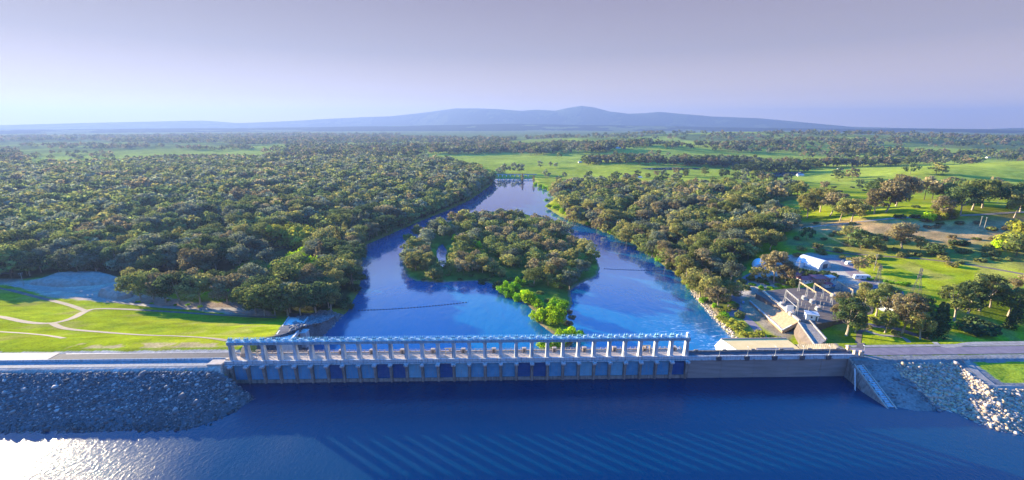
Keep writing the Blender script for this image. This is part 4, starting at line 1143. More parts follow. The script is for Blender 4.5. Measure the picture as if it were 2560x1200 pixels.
def house(name, px, z, L, Wd, hw, hr, rot, wall_m, roof_m, label, cat, windows=2, door=True, flat=False):
    t = empty(name, Pz(*px, z), rot, label, cat)
    b = MB(); b.box(-L / 2, L / 2, -Wd / 2, Wd / 2, -0.6, hw); w_ = b.build('wall', wall_m, t)
    b = MB(); o_ = 0.5
    if flat: b.loft([[(-L / 2 - o_, -Wd / 2 - o_, hw), (L / 2 + o_, -Wd / 2 - o_, hw), (L / 2 + o_, Wd / 2 + o_, hw + hr * 0.4), (-L / 2 - o_, Wd / 2 + o_, hw + hr * 0.4)], [(-L / 2 - o_, -Wd / 2 - o_, hw + 0.25), (L / 2 + o_, -Wd / 2 - o_, hw + 0.25), (L / 2 + o_, Wd / 2 + o_, hw + hr * 0.4 + 0.25), (-L / 2 - o_, Wd / 2 + o_, hw + hr * 0.4 + 0.25)]])
    else: b.loft([[(-L / 2 - o_, -Wd / 2 - o_, hw - 0.1), (L / 2 + o_, -Wd / 2 - o_, hw - 0.1), (L / 2 + o_, Wd / 2 + o_, hw - 0.1), (-L / 2 - o_, Wd / 2 + o_, hw - 0.1)], [(-L / 2 + 0.6, -0.06, hw + hr), (L / 2 - 0.6, -0.06, hw + hr), (L / 2 - 0.6, 0.06, hw + hr), (-L / 2 + 0.6, 0.06, hw + hr)]])
    b.build('roof', roof_m, t)
    for i in range(windows):
        xx = -L / 2 + L * (i + 0.7) / (windows + 0.6)
        b = MB(); b.box(xx - 0.75, xx + 0.75, -Wd / 2 - 0.06, -Wd / 2 - 0.002, hw * 0.35, hw * 0.8); f = b.build('window', M['white'], t)
        b = MB(); b.box(xx - 0.62, xx + 0.62, -Wd / 2 - 0.09, -Wd / 2 - 0.061, hw * 0.4, hw * 0.76); b.build('pane', M['glass'], f)
    if door:
        xx = L / 2 - 1.2
        b = MB(); b.box(xx - 0.5, xx + 0.5, -Wd / 2 - 0.07, -Wd / 2 - 0.002, 0.02, hw * 0.8); b.build('door', M['dark_steel'], t)
    return t
ZY = -25.3
def zg(px, py): return float(PT(px, py)[2])
house('red_roofed_house', (2018, 704), zg(2018, 704), 15, 8, 3.0, 2.4, 0.06, M['pale_concrete'], M['roof_red'], 'house with bright red roof and pale walls behind the switchyard', 'house', 3)
house('brick_house', (2048, 702), zg(2048, 702), 13, 9, 3.2, 1.8, 0.06, M['brick'], M['roof_red'], 'brown brick building joined beside the bright red roof', 'house', 2, flat=True)
house('brick_house', (1995, 690), zg(1995, 690), 16, 8, 2.8, 1.6, 0.06, M['brick'], M['roof_red'], 'dark brick house in tree shade behind the bright red roof', 'house', 3)
house('small_house', (2066, 715), zg(2066, 715), 8, 7, 3.0, 2.2, 0.15, M['pale_concrete'], M['roof_red'], 'small pale cottage with dull red roof by the blue car', 'house', 1)
house('shed', (2074, 700), zg(2074, 700), 6, 5, 3.2, 0.8, 0.1, M['roof_grey'], M['roof_grey'], 'small grey flat-roofed shed behind the small red-roofed cottage', 'shed', 0, flat=True)
house('pump_house', (2027, 797), PLATEAU_Z, 7.5, 5.5, 4.0, 1.6, -0.35, M['white'], M['roof_grey'], 'little white building with grey roof at the switchyard corner', 'building', 1, flat=True)

def arch_shed(px, z, L, R, rot, label):
    t = empty('arched_shed', Pz(*px, z), rot, label, 'shed', 'arched white sheds')
    n = 14; ring = lambda y, r: [(r * math.cos(math.pi * i / n), y, r * math.sin(math.pi * i / n)) for i in range(n + 1)]
    b = MB()
    for k in range(int(L / 2)):
        b.loft([ring(-L / 2 + 2 * k + 0.02, R), ring(-L / 2 + 2 * k + 1.0, R * 1.01), ring(-L / 2 + 2 * k + 1.98, R)])
    b.build('roof', M['white'], t)
    b = MB(); b.loft([ring(-L / 2 - 0.35, R * 0.97), ring(-L / 2 - 0.02, R * 0.97)]); w_ = b.build('end_wall', M['pale_concrete'], t)
    b = MB(); b.box(-R * 0.38, R * 0.38, -L / 2 - 0.5, -L / 2 - 0.36, 0.02, R * 0.62); b.build('door', M['dark_steel'], t)
    b = MB(); b.box(-R * 1.04, R * 1.04, -L / 2 - 0.3, L / 2, -0.6, 0.25); b.build('base', M['concrete'], t)
    return t
arch_shed((1900, 668), zg(1900, 668), 20, 6.5, -0.42, 'white arched shed with dark doorway under the gum trees')
arch_shed((2032, 664), zg(2032, 664), 22, 8.0, 0.35, 'large white arched shed in the open asphalt yard')
arch_shed((2236, 775), zg(2236, 775), 16, 8.0, 0.5, 'white arched shed half hidden by the park trees')
house('white_annex', (2004, 664), zg(2004, 664), 9, 6, 3.6, 1.2, 0.3, M['white'], M['roof_grey'], 'low white annex against the large arched shed', 'building', 1, flat=True)

# ---- vehicles
def car(px, rot, paint, label, z=None):
    p = PT(*px); t = empty('parked_car', p, rot, label, 'car', 'cars parked at the yard')
    b = MB()
    sec = lambda x, w, z0, z1: [(x, -w, z0), (x, w, z0), (x, w, z1), (x, -w, z1)]
    b.loft([sec(-2.2, 0.75, 0.4, 0.75), sec(-2.05, 0.86, 0.3, 0.92), sec(-0.9, 0.9, 0.28, 0.96), sec(0.9, 0.9, 0.28, 0.95), sec(2.0, 0.85, 0.3, 0.78), sec(2.2, 0.75, 0.4, 0.65)])
    body = b.build('body', paint, t)
    b = MB(); b.loft([[(-1.75, -0.8, 0.95), (1.15, -0.8, 0.95), (1.15, 0.8, 0.95), (-1.75, 0.8, 0.95)], [(-1.2, -0.66, 1.45), (0.45, -0.66, 1.45), (0.45, 0.66, 1.45), (-1.2, 0.66, 1.45)]]); b.build('window', M['glass'], t)
    b = MB(); b.box(-1.15, 0.4, -0.64, 0.64, 1.452, 1.5); b.build('roof', paint, t)
    for sx in (-1.35, 1.35):
        for sy in (-0.82, 0.82):
            b = MB(); b.tube([(sx, sy - 0.11, 0.33), (sx, sy + 0.11, 0.33)], 0.33, 12); w_ = b.build('wheel', M['rubber'], t)
            b = MB(); b.tube([(sx, sy - 0.125, 0.33), (sx, sy + 0.125, 0.33)], 0.19, 10); b.build('rim', M['steel'], w_)
    for sy in (-0.6, 0.6):
        b = MB(); b.box(2.16, 2.22, sy - 0.15, sy + 0.15, 0.5, 0.63); b.build('headlight', M['white'], t)
    return t
car((2085, 716), 0.4, M['car_blue'], 'pale blue car beside the small red-roofed cottage')
car((2157, 718), 0.1, M['car_white'], 'white car on the yard road near the lattice tower')
car((2107, 654), 1.0, M['roof_grey'], 'grey car at the far end of the asphalt yard')
car((1858, 757), 1.1, M['car_blue'], 'dark blue car on the shaded road below the sandy slope')
def van(px, rot, L, hgt, label, cat='caravan'):
    p = PT(*px); t = empty('caravan', p, rot, label, cat)
    b = MB(); c_ = lambda x, z0, z1: [(x, -1.2, z0), (x, 1.2, z0), (x, 1.2, z1), (x, -1.2, z1)]
    b.loft([c_(-L / 2, 0.9, hgt - 0.7), c_(-L / 2 + 0.6, 0.55, hgt), c_(L / 2 - 0.6, 0.55, hgt), c_(L / 2, 0.9, hgt - 0.5)]); b.build('body', M['white'], t)
    for k in range(3):
        xx = -L / 2 + L * (k + 0.6) / 3.2
        b = MB(); b.box(xx - 0.5, xx + 0.5, -1.24, -1.202, hgt * 0.5, hgt * 0.75); b.build('window', M['glass'], t)
    b = MB(); b.box(L / 2 - 1.6, L / 2 - 0.9, -1.23, -1.202, 0.65, hgt * 0.85); b.build('door', M['hoist_white'], t)
    for sx in (-0.6, 0.6):
        for sy in (-1.05, 1.05):
            b = MB(); b.tube([(sx, sy - 0.1, 0.35), (sx, sy + 0.1, 0.35)], 0.35, 12); b.build('wheel', M['rubber'], t)
    b = MB(); b.bar((L / 2 - 0.1, 0, 0.6), (L / 2 + 1.1, 0, 0.5), 0.12); b.build('tow_bar', M['dark_steel'], t)
    return t
van((2153, 698), -0.1, 12.5, 4.0, 'long white caravan parked on the grass above the yard road')
van((2121, 662), 0.3, 7, 3.4, 'short white caravan at the edge of the asphalt yard')

# ---- poles, towers, wires
def power_pole(px, h, label, base=None, arm_rot=0.4):
    p = PT(*px) if base is None else base
    t = empty('power_pole', p, arm_rot, label, 'power pole', 'power poles')
    b = MB(); b.tube([(0, 0, -0.3), (0, 0, h)], [0.26, 0.16], 8); b.build('pole', M['pole_wood'], t)
    b = MB(); b.bar((-1.5, 0, h - 0.6), (1.5, 0, h - 0.6), 0.22); b.bar((-1.2, 0, h - 1.9), (1.2, 0, h - 1.9), 0.16); b.build('crossarm', M['pole_wood'], t)
    b = MB()
    for s in (-1.35, 0, 1.35): b.tube([(s, 0, h - 0.5), (s, 0, h - 0.05)], 0.1, 6)
    b.build('insulator', M['hoist_white'], t)
    return t, np.array([p[0], p[1], p[2] + h - 0.2])
def wires(tops, label, off=1.3, sag=1.5, rot=0.4):
    t = empty('power_line', tops[0], 0, label, 'power line'); r0 = np.array(tops[0])
    b = MB()
    for s in (-off, 0, off):
        o_ = np.array([math.cos(rot) * s, math.sin(rot) * s, 0])
        for i in range(len(tops) - 1):
            a, c_ = np.array(tops[i]), np.array(tops[i + 1])
            pts = [a + (c_ - a) * k / 10 + np.array([0, 0, -4 * sag * (k / 10) * (1 - k / 10)]) - r0 + o_ for k in range(11)]
            b.tube(pts, 0.035, 4)
    b.build('wire', M['dark_steel'], t)
_, q1 = power_pole((60, 715), 13, 'lone power pole with wide crossarm beside the gravel mound', arm_rot=1.2)
wires([q1 + np.array([-170, 20, 2.0]), q1], 'wires leading off from the pole beside the gravel mound', rot=1.2, sag=3)
_, w1 = power_pole((2024, 598), 14, 'power pole on the scrubby slope above the sheds')
_, w2 = power_pole((2185, 677), 15, 'tall pale power pole on the green slope above the caravan')
_, w3 = power_pole((1994, 690), 15, 'power pole between the large arched shed and the tall gum')
wires([w1, w2], 'sagging wires between the scrub pole and the green slope pole', sag=3.0)
_, w4 = power_pole((2508, 498), 20, 'tall power pole on the far green hill, nearer its shadowed hollow')
_, w5 = power_pole((2520, 497), 20, 'tall power pole on the far green hill, second of the close pair')
_, w6 = power_pole((2448, 570), 12, 'short pole on the tan hillside below the far hill')
_, w7 = power_pole((2460, 572), 12, 'short pole on the tan hillside, second of its close pair')
wires([w4, w7], 'wires running from the far green hill down to the tan hillside', sag=3)

def tower(px, h, wbase, label):
    p = PT(*px); t = empty('lattice_tower', p, 0.5, label, 'pylon', 'lattice towers above the switchyard')
    zs = [0, 0.22, 0.42, 0.6, 0.76, 0.9, 1.0]; wd = lambda f: wbase / 2 * (1 - 0.8 * min(1, f / 0.76)) 
    b = MB()
    for i in range(len(zs) - 1):
        a, c_ = wd(zs[i]), wd(zs[i + 1]); z0, z1 = zs[i] * h, zs[i + 1] * h
        q0 = [(-a, -a, z0), (a, -a, z0), (a, a, z0), (-a, a, z0)]; q1_ = [(-c_, -c_, z1), (c_, -c_, z1), (c_, c_, z1), (-c_, c_, z1)]
        for k in range(4):
            b.bar(q0[k], q1_[k], 0.16); b.bar(q0[k], q1_[(k + 1) % 4], 0.08); b.bar(q0[(k + 1) % 4], q1_[k], 0.08); b.bar(q1_[k], q1_[(k + 1) % 4], 0.08)
    b.build('lattice', M['dark_steel'], t)
    b = MB()
    for zf, w_ in ((0.76, 4.2), (0.9, 3.2)):
        for s in (-1, 1):
            b.bar((s * 0.4, -0.3, zf * h), (s * w_, 0, zf * h + 0.2), 0.16); b.bar((s * 0.4, 0.3, zf * h), (s * w_, 0, zf * h + 0.2), 0.16); b.bar((s * 0.4, 0, zf * h + 1.3), (s * w_, 0, zf * h + 0.2), 0.14)
    b.build('crossarm', M['dark_steel'], t)
    b = MB()
    for zf, w_ in ((0.76, 4.1), (0.9, 3.1)):
        for s in (-1, 1): b.tube([(s * w_, 0, zf * h + 0.1), (s * w_, 0, zf * h - 1.3)], 0.13, 6)
    b.build('insulator', M['kiosk_brown'], t)
    return np.array(p) + np.array([0, 0, h])
t1 = tower((2288, 738), 22, 5.5, 'tall grey lattice tower beside the bare tan patch of lawn')
t2 = tower((2192, 712), 17, 4.5, 'smaller grey lattice tower behind the white car')

# ---- weir bridge far up the river
wb0, wb1 = P(1234, 441, -36.5), P(1332, 441, -36.5)
wb = empty('weir_bridge', wb0, 0, 'pale bridge with square piers across the head of the river', 'bridge')
Lb = wb1[0] - wb0[0]
b = MB(); b.box(-12, Lb + 12, -2.5, 2.5, 5.0, 6.0); b.box(-12, Lb + 12, -2.5, -2.2, 6.0, 7.0); b.box(-12, Lb + 12, 2.2, 2.5, 6.0, 7.0); b.build('deck', M['concrete'], wb)
for i, px in enumerate((1236, 1246, 1256, 1266, 1276, 1287, 1298, 1309, 1320)):
    x_ = P(px, 441, -36.5)[0] - wb0[0]
    b = MB(); b.loft([[(x_ - 1.7, -3.4, -6), (x_ + 1.7, -3.4, -6), (x_ + 1.7, 3.4, -6), (x_ - 1.7, 3.4, -6)], [(x_ - 1.4, -2.9, 5.0), (x_ + 1.4, -2.9, 5.0), (x_ + 1.4, 2.9, 5.0), (x_ - 1.4, 2.9, 5.0)]]); b.build('pier', M['white'], wb)
b = MB(); b.box(0, Lb, -0.3, 0.6, -6, -2.6); b.build('weir_sill', M['concrete'], wb)

# ---- buoy lines
def buoys(a, c_, n, sag, label):
    A, B = P(*a, ZRIV), P(*c_, ZRIV); t = empty('buoy_line', A, 0, label, 'buoy line')
    pts = [(B - A) * k / (n - 1) + np.array([0, -sag * 4 * (k / (n - 1)) * (1 - k / (n - 1)), 0.05]) for k in range(n)]
    b = MB(); b.tube([tuple(p) for p in pts], 0.07, 5); b.build('cable', M['dark_steel'], t)
    me = None
    for p in pts:
        if me is None:
            b = MB(); b.tube([(-0.7, 0, 0.1), (-0.5, 0, 0.1), (0.5, 0, 0.1), (0.7, 0, 0.1)], [0.15, 0.42, 0.42, 0.15], 8); o = b.build('float', M['dark_steel'], t); me = o
        else:
            o = me.copy(); C.objects.link(o); o.parent = t
        o.location = tuple(p)
buoys((898, 776), (1165, 756), 36, 3, 'string of dark floats across the calm channel below the dam')
buoys((1512, 672), (1662, 676), 24, 2, 'string of dark floats across the rough channel beside the island')

# ---- work frames standing on the spillway deck
def frame(u, v, L, h, label):
    t = empty('work_gantry', EL(u, v, 0), AROT, label, 'work frame', 'work frames on the dam deck')
    for s in (0, L):
        b = MB(); b.bar((s, -1.2, 0), (s, 0, h), 0.2); b.bar((s, 1.2, 0), (s, 0, h), 0.2); b.bar((s, -0.7, h * 0.4), (s, 0.7, h * 0.4), 0.14); b.build('trestle', M['tan_metal'], t)
    b = MB(); b.bar((-0.5, 0, h), (L + 0.5, 0, h), 0.26, 0.4); b.bar((0, 0, h * 0.4), (L, 0, h * 0.9), 0.12); b.build('beam', M['tan_metal'], t)
    b = MB(); b.box(L * 0.4, L * 0.6, -0.35, 0.35, h - 1.1, h - 0.3); b.build('trolley', M['beige'], t)
frame(7.62 + 2, 6.0, 4.2, 3.6, 'pale tan work frame behind the second gate bay')
frame(13.4 * 7.62, 6.2, 4.0, 3.4, 'pale tan work frame on the deck at mid spillway')
frame(26.3 * 7.62, 6.2, 3.8, 3.8, 'pale tan work frame near the plain wall end of the deck')
mon = empty('stone_monument', EL(2.6, 7.4, 0), AROT, 'brown pointed stone block behind the first gate bay', 'monument')
b = MB(); b.box(-1.5, 1.5, -1.3, 1.3, 0, 1.6); b.build('base', M['kiosk_brown'], mon)
b = MB(); b.loft([[(-1.2, -1, 1.6), (1.2, -1, 1.6), (1.2, 1, 1.6), (-1.2, 1, 1.6)], [(-0.9, -0.8, 3.6), (0.9, -0.8, 3.6), (0.9, 0.8, 3.6), (-0.9, 0.8, 3.6)], [(-0.2, -0.2, 5.2), (0.2, -0.2, 5.2), (0.2, 0.2, 5.2), (-0.2, 0.2, 5.2)]]); b.build('shaft', M['tan_metal'], mon)
bird = MB()
bp_ = P(1695, 871, 3.0)
bird.tube([(-0.7, 0, 0), (-0.4, 0, 0.03), (0, 0, 0.06), (0.35, 0, 0.08), (0.55, 0, 0.06), (0.72, 0, 0.02)], [0.03, 0.10, 0.17, 0.13, 0.09, 0.015], 8)
bird.loft([[(-0.2, 0.1, 0.1), (0.2, 0.1, 0.1), (0.2, 0.1, 0.14), (-0.2, 0.1, 0.14)], [(-0.15, 0.8, 0.5), (0.12, 0.8, 0.5), (0.12, 0.8, 0.53), (-0.15, 0.8, 0.53)], [(-0.3, 1.5, 0.42), (-0.22, 1.5, 0.42), (-0.22, 1.5, 0.43), (-0.3, 1.5, 0.43)]])
bird.loft([[(-0.2, -0.1, 0.1), (0.2, -0.1, 0.1), (0.2, -0.1, 0.14), (-0.2, -0.1, 0.14)], [(-0.15, -0.8, 0.5), (0.12, -0.8, 0.5), (0.12, -0.8, 0.53), (-0.15, -0.8, 0.53)], [(-0.3, -1.5, 0.42), (-0.22, -1.5, 0.42), (-0.22, -1.5, 0.43), (-0.3, -1.5, 0.43)]])
o = bird.build('bird', M['white']); o.location = tuple(bp_); o.rotation_euler = (0.2, -0.5, 0.8)
tag(o, 'white gull flying over the deck near the plain wall', 'bird')

# ---- far farm buildings
FB = [((2000, 440), 10, 'long white farm shed at the edge of the pond'), ((1545, 372), 14, 'pale farm shed among the trees below the rolling hills'), ((1450, 407), 9, 'pale farm shed at the end of the tree belt'), ((1600, 445), 7, 'small white hut on the bright riverside paddock'), ((1965, 470), 8, 'pale cottage behind the far bank gums'), ((930, 378), 10, 'white farmhouse in the trees beyond the forest'), ((2100, 425), 9, 'white farm shed beyond the lone hill trees'), ((2470, 395), 10, 'white farm shed on the rise of the far hill'), ((255, 386), 9, 'white hut on the pasture beyond the forest')]
for px, s, lab in FB:
    house('farm_shed', px, zg(*px), s * 1.6, s, s * 0.4, s * 0.25, random.uniform(-0.4, 0.4), M['white'], M['roof_grey'], lab, 'farm building', 1, False)

# ------------------------------------------------------------------ trees
GUM_TINTS = {
    'olive': (0.165, 0.195, 0.055), 'brownish': (0.225, 0.190, 0.095), 'grey-green': (0.165, 0.190, 0.115), 'dark green': (0.085, 0.125, 0.045),
    'khaki': (0.245, 0.235, 0.070), 'lime': (0.34, 0.50, 0.012), 'yellow-green': (0.30, 0.31, 0.04), 'bright green': (0.19, 0.37, 0.015), 'reddish-brown': (0.28, 0.195, 0.11)}

def leaf_quads(centres, radii, per, q, rng, squash=0.75, tint=(0.1, 0.1, 0.05), drop=0.0, wild=0.34):
    """Leaf sprays (small rhombs) over a set of clumps; returns Nx4x3 vertices and Nx3 colours."""
    out, cols = [], []
    for c, r in zip(centres, radii):
        n = max(3, int(per * rng.uniform(0.8, 1.2)))
        d = rng.normal(size=(n, 3)); d[:, 2] = d[:, 2] * 0.8 + 0.22
        d /= np.linalg.norm(d, axis=1)[:, None]
        rad = r * rng.uniform(0.62, 1.1, n)
        p = d * rad[:, None]; p[:, 2] *= squash
        p[:, 2] -= drop * rng.random(n) * r
        nm = d + rng.normal(size=(n, 3)) * wild; nm /= np.linalg.norm(nm, axis=1)[:, None]
        t = np.cross(nm, rng.normal(size=(n, 3))); t /= np.linalg.norm(t, axis=1)[:, None] + 1e-9
        b_ = np.cross(nm, t)
        s = q * rng.uniform(0.6, 1.4, n)[:, None]
        t *= s; b_ *= s * rng.uniform(0.45, 0.8, n)[:, None]
        cc = np.asarray(c) + p
        out.append(np.stack([cc - t, cc - b_ * 0.9, cc + t, cc + b_ * 1.1], 1))
        k = rng.uniform(0.75, 1.25) * rng.uniform(0.7, 1.3, n)
        hue = 1 + rng.normal(size=(n, 3)) * 0.06
        cols.append(np.asarray(tint)[None] * k[:, None] * hue)
    return np.concatenate(out), np.concatenate(cols)

def gum_plan(rng, h, w, nb, low=0.42):
    """Clump centres of a spreading eucalypt crown: uneven, with gaps."""
    cs, rs = [], []
    lean = rng.normal(size=2) * 0.06 * h
    for i in range(nb):
        f = (i + 0.5) / nb
        z = h * (low + (0.92 - low) * f)
        prof = math.sin(math.pi * min(1, 0.28 + 0.62 * (z / h - low) / (1 - low))) 
        a = i * 2.399 + rng.normal() * 0.5
        rad = w * (0.35 + 0.65 * rng.random() ** 0.6) * prof * (0.0 if i == nb - 1 else 1.0)
        cs.append((rad * math.cos(a) + lean[0] * f, rad * math.sin(a) + lean[1] * f, z + rng.normal() * 0.03 * h))
        rs.append(w * rng.uniform(0.34, 0.54))
    return np.array(cs), np.array(rs)

def trunk_mesh(rng, cs, rs, h, r0, limbs=5, split=0.34):
    b = MB(); top = np.array([cs[:, 0].mean() * 0.6, cs[:, 1].mean() * 0.6, h * split])
    mid = top * 0.5 + np.array([rng.normal() * 0.12, rng.normal() * 0.12, 0])
    b.tube([(0, 0, -0.8), (0.0, 0.0, 0.3), tuple(mid), tuple(top)], [r0 * 1.35, r0, r0 * 0.8, r0 * 0.66], 7)
    for i in rng.permutation(len(cs))[:limbs]:
        e = cs[i] * np.array([0.9, 0.9, 1.0]); m = (top + e) / 2 + np.array([0, 0, -0.05 * h])
        b.tube([tuple(top - np.array([0, 0, 0.2])), tuple(m), tuple(e)], [r0 * 0.5, r0 * 0.34, r0 * 0.12], 5)
    return b

def quad_mesh(name, Q, cols, mat):
    n = len(Q)
    return fast_mesh(name, Q.reshape(-1, 3), 4, np.arange(n * 4).reshape(n, 4), mat, np.repeat(cols, 4, 0))

def make_tree(kind, tint_name, seed):
    """A prototype tree: Empty > crown, trunk. Unit size is metres; returns (root, kids)."""
    rng = np.random.default_rng(seed)
    tint = GUM_TINTS[tint_name]; mat = M['leaf']; r0 = 0.42
    if kind == 'gum_tree':
        h = 16.0; cs, rs = gum_plan(rng, h, rng.uniform(5.8, 7.2), 17, rng.uniform(0.34, 0.46)); Q, c = leaf_quads(cs, rs, 170, 0.46, rng, 0.72, tint)
        tb = trunk_mesh(rng, cs, rs, h, r0, 6)
    elif kind == 'park_gum':
        h = 20.0; cs, rs = gum_plan(rng, h, 6.2, 24, 0.36); rs = rs * 0.82; Q, c = leaf_quads(cs, rs, 120, 0.5, rng, 0.8, tint)
        r0 = 0.6; tb = trunk_mesh(rng, cs, rs, h, r0, 9, 0.3)
    elif kind == 'willow':
        h = 8.0; nb = 13; a = rng.random(nb) * 6.283; rad = 3.3 * np.sqrt(rng.random(nb)); z = 5.4 - 0.30 * rad ** 1.5 + rng.normal(size=nb) * 0.8
        cs = np.stack([rad * np.cos(a), rad * np.sin(a), z], 1); rs = rng.uniform(1.2, 1.9, nb); Q, c = leaf_quads(cs, rs, 105, 0.42, rng, 1.05, tint, 0.9); mat = M['leaf_bright']
        r0 = 0.3; tb = trunk_mesh(rng, cs, rs, h, r0, 4, 0.25)
    elif kind == 'shrub':
        h = 3.2; nb = 9; a = rng.random(nb) * 6.283; rad = 2.0 * np.sqrt(rng.random(nb)); z = 1.5 - 0.2 * rad + rng.normal(size=nb) * 0.3
        cs = np.stack([rad * np.cos(a), rad * np.sin(a), z], 1); rs = rng.uniform(0.8, 1.3, nb); Q, c = leaf_quads(cs, rs, 60, 0.36, rng, 0.8, tint); mat = M['leaf_bright'] if tint_name in ('lime', 'bright green', 'yellow-green') else M['leaf']
        r0 = 0.14; tb = trunk_mesh(rng, cs, rs, h, r0, 3, 0.2)
    elif kind == 'poplar':
        h = 19.0; nb = 16; z = np.linspace(2.5, 18.0, nb); a = np.arange(nb) * 2.4; rad = 0.9 * np.sin(np.pi * np.clip(z / h, 0.1, 0.97))
        cs = np.stack([rad * np.cos(a), rad * np.sin(a), z], 1); rs = 1.7 * np.sin(np.pi * np.clip((z + 2) / (h + 4), 0.12, 0.95)) * rng.uniform(0.7, 1.1, nb); Q, c = leaf_quads(cs, rs, 55, 0.45, rng, 1.5, tint)
        r0 = 0.3; tb = trunk_mesh(rng, cs, rs, h, r0, 4, 0.3)
    elif kind == 'conifer':
        h = 15.0; nb = 20; z = np.linspace(1.8, 14.4, nb); a = np.arange(nb) * 2.4; w = 3.4 * (1 - (z - 1.2) / 14.0)
        cs = np.stack([w * 0.4 * np.cos(a), w * 0.4 * np.sin(a), z], 1); rs = w * 0.75 + 0.25; Q, c = leaf_quads(cs, rs, 85, 0.5, rng, 0.6, tint, 0.5)
        r0 = 0.32; tb = trunk_mesh(rng, cs, rs, h, r0, 3, 0.7)
    elif kind == 'bare_tree':
        h = 11.0; cs, rs = gum_plan(rng, h, 3.4, 18, 0.35); Q, c = leaf_quads(cs, rs * 0.8, 10, 0.4, rng, 0.8, tint); tb = trunk_mesh(rng, cs, rs, h, 0.3, 16, 0.25)
    root = empty(kind, (0, 0, 0))
    me = quad_mesh('crown', Q, c, mat)
    crown = link('crown', me, root)
    trunk = tb.build('trunk', M['bark'], root)
    return root, [(crown, []), (trunk, [])]

PROTO = {}
def proto(kind, tint, var):
    key = (kind, tint, var)
    if key not in PROTO:
        PROTO[key] = [*make_tree(kind, tint, (abs(hash_str(kind + tint)) + var * 7919) % 100000), False]
    return PROTO[key]
def hash_str(s):
    h = 7
    for ch in s: h = (h * 131 + ord(ch)) % 1000003
    return h
HPROTO = {'gum_tree': 16.0, 'park_gum': 20.0, 'willow': 8.0, 'shrub': 3.2, 'poplar': 19.0, 'conifer': 15.0, 'bare_tree': 11.0}
def place(kind, tint, var, p, h, label, group, cat, wide=1.0):
    pr = proto(kind, tint, var)
    s = h / HPROTO[kind]
    rz_ = (p[0] * 12.9898 + p[1] * 78.233) % 6.283
    if not pr[2]:
        o = pr[0]; pr[2] = True
    else:
        o = dup(pr[0], pr[1], p)
    o.location = tuple(float(c_) for c_ in p); o.rotation_euler = (0, 0, rz_); o.scale = (s * wide, s * wide, s)
    tag(o, label, cat, group)
    return o

# ---- the woods: candidate places
def fill(poly, spacing, rng, jitter=0.42, dens=None):
    x0, y0 = poly.min(0); x1, y1 = poly.max(0)
    X, Y = np.meshgrid(np.arange(x0, x1, spacing), np.arange(y0, y1, spacing * 0.87))
    X[1::2] += spacing / 2
    X = X.ravel() + rng.uniform(-jitter, jitter, X.size) * spacing; Y = Y.ravel() + rng.uniform(-jitter, jitter, Y.size) * spacing
    k = poly_inside(X, Y, poly)
    if dens is not None: k &= rng.random(X.size) < dens(X, Y)
    return np.stack([X[k], Y[k]], 1)

rng = np.random.default_rng(33)
GS = 1.55
gums = []           # x, y, height, zone, tint
def add_gums(xy, hmin, hmax, zone, tints, rng):
    n1 = vnoise(xy[:, 0], xy[:, 1], 60, 501); n2 = vnoise(xy[:, 0], xy[:, 1], 14, 502)
    for i, (x, y) in enumerate(xy):
        h = hmin + (hmax - hmin) * (0.55 * n1[i] + 0.45 * n2[i] + rng.uniform(-0.5, 0.4))
        gums.append([x, y, h * GS, zone, tints[int((n1[i] * 0.5 + rng.random() * 0.6) * len(tints)) % len(tints)]])
TL_ = ['olive', 'khaki', 'olive', 'grey-green', 'dark green', 'brownish']
lawnclear = PP([(-500, 700), (0, 700), (330, 716), (380, 748), (560, 757), (640, 782), (700, 800), (-500, 800)], -36.5)
edge_dens = lambda X, Y: np.where(sdist(X, Y, FOREST) > 4, 0.95, 0.6) * np.where(fbm(X, Y, 70, 611) > 0.42, 1, 0.35)
add_gums(fill(FOREST, 18.0, rng, dens=edge_dens), 12, 20, 'left wood', TL_, rng)
add_gums(fill(RFOREST, 16.5, rng, dens=lambda X, Y: np.where(fbm(X, Y, 55, 612) > 0.40, 0.95, 0.35)), 10, 18, 'right wood', ['brownish', 'olive', 'khaki', 'olive', 'grey-green', 'brownish'], rng)
north = PP([(1040, 690), (1015, 650), (1035, 615), (1085, 596), (1075, 640), (1085, 680)], ZRIV)
ISLE_WOOD = PP([(1015, 608), (1070, 582), (1150, 558), (1290, 549), (1370, 567), (1440, 610), (1490, 650), (1490, 685), (1440, 705), (1420, 740), (1390, 745), (1340, 730), (1290, 690), (1230, 660), (1150, 645), (1130, 600), (1060, 612)], ZRIV)
ISLE_SOUTH = PP([(1140, 690), (1160, 665), (1230, 680), (1240, 695), (1200, 698)], ZRIV)
it = ['brownish', 'khaki', 'olive', 'brownish', 'grey-green', 'olive']
add_gums(fill(ISLE_WOOD, 13.5, rng, dens=lambda X, Y: np.where(fbm(X, Y, 26, 613) > 0.42, 0.9, 0.3)), 7.5, 13.5, 'island', it, rng)
add_gums(fill(north, 11.5, rng, dens=lambda X, Y: 0.8 + 0 * X), 8, 13, 'island', it, rng)
add_gums(PP([(1042, 668), (1065, 690), (1100, 690), (1140, 672), (1150, 645), (1068, 640), (1040, 640), (1125, 690), (1160, 694), (1190, 660), (1255, 702), (1030, 680)], ZRIV), 8, 12, 'island', it, rng)
add_gums(fill(ISLE_SOUTH, 12, rng), 8, 12, 'island', it, rng)
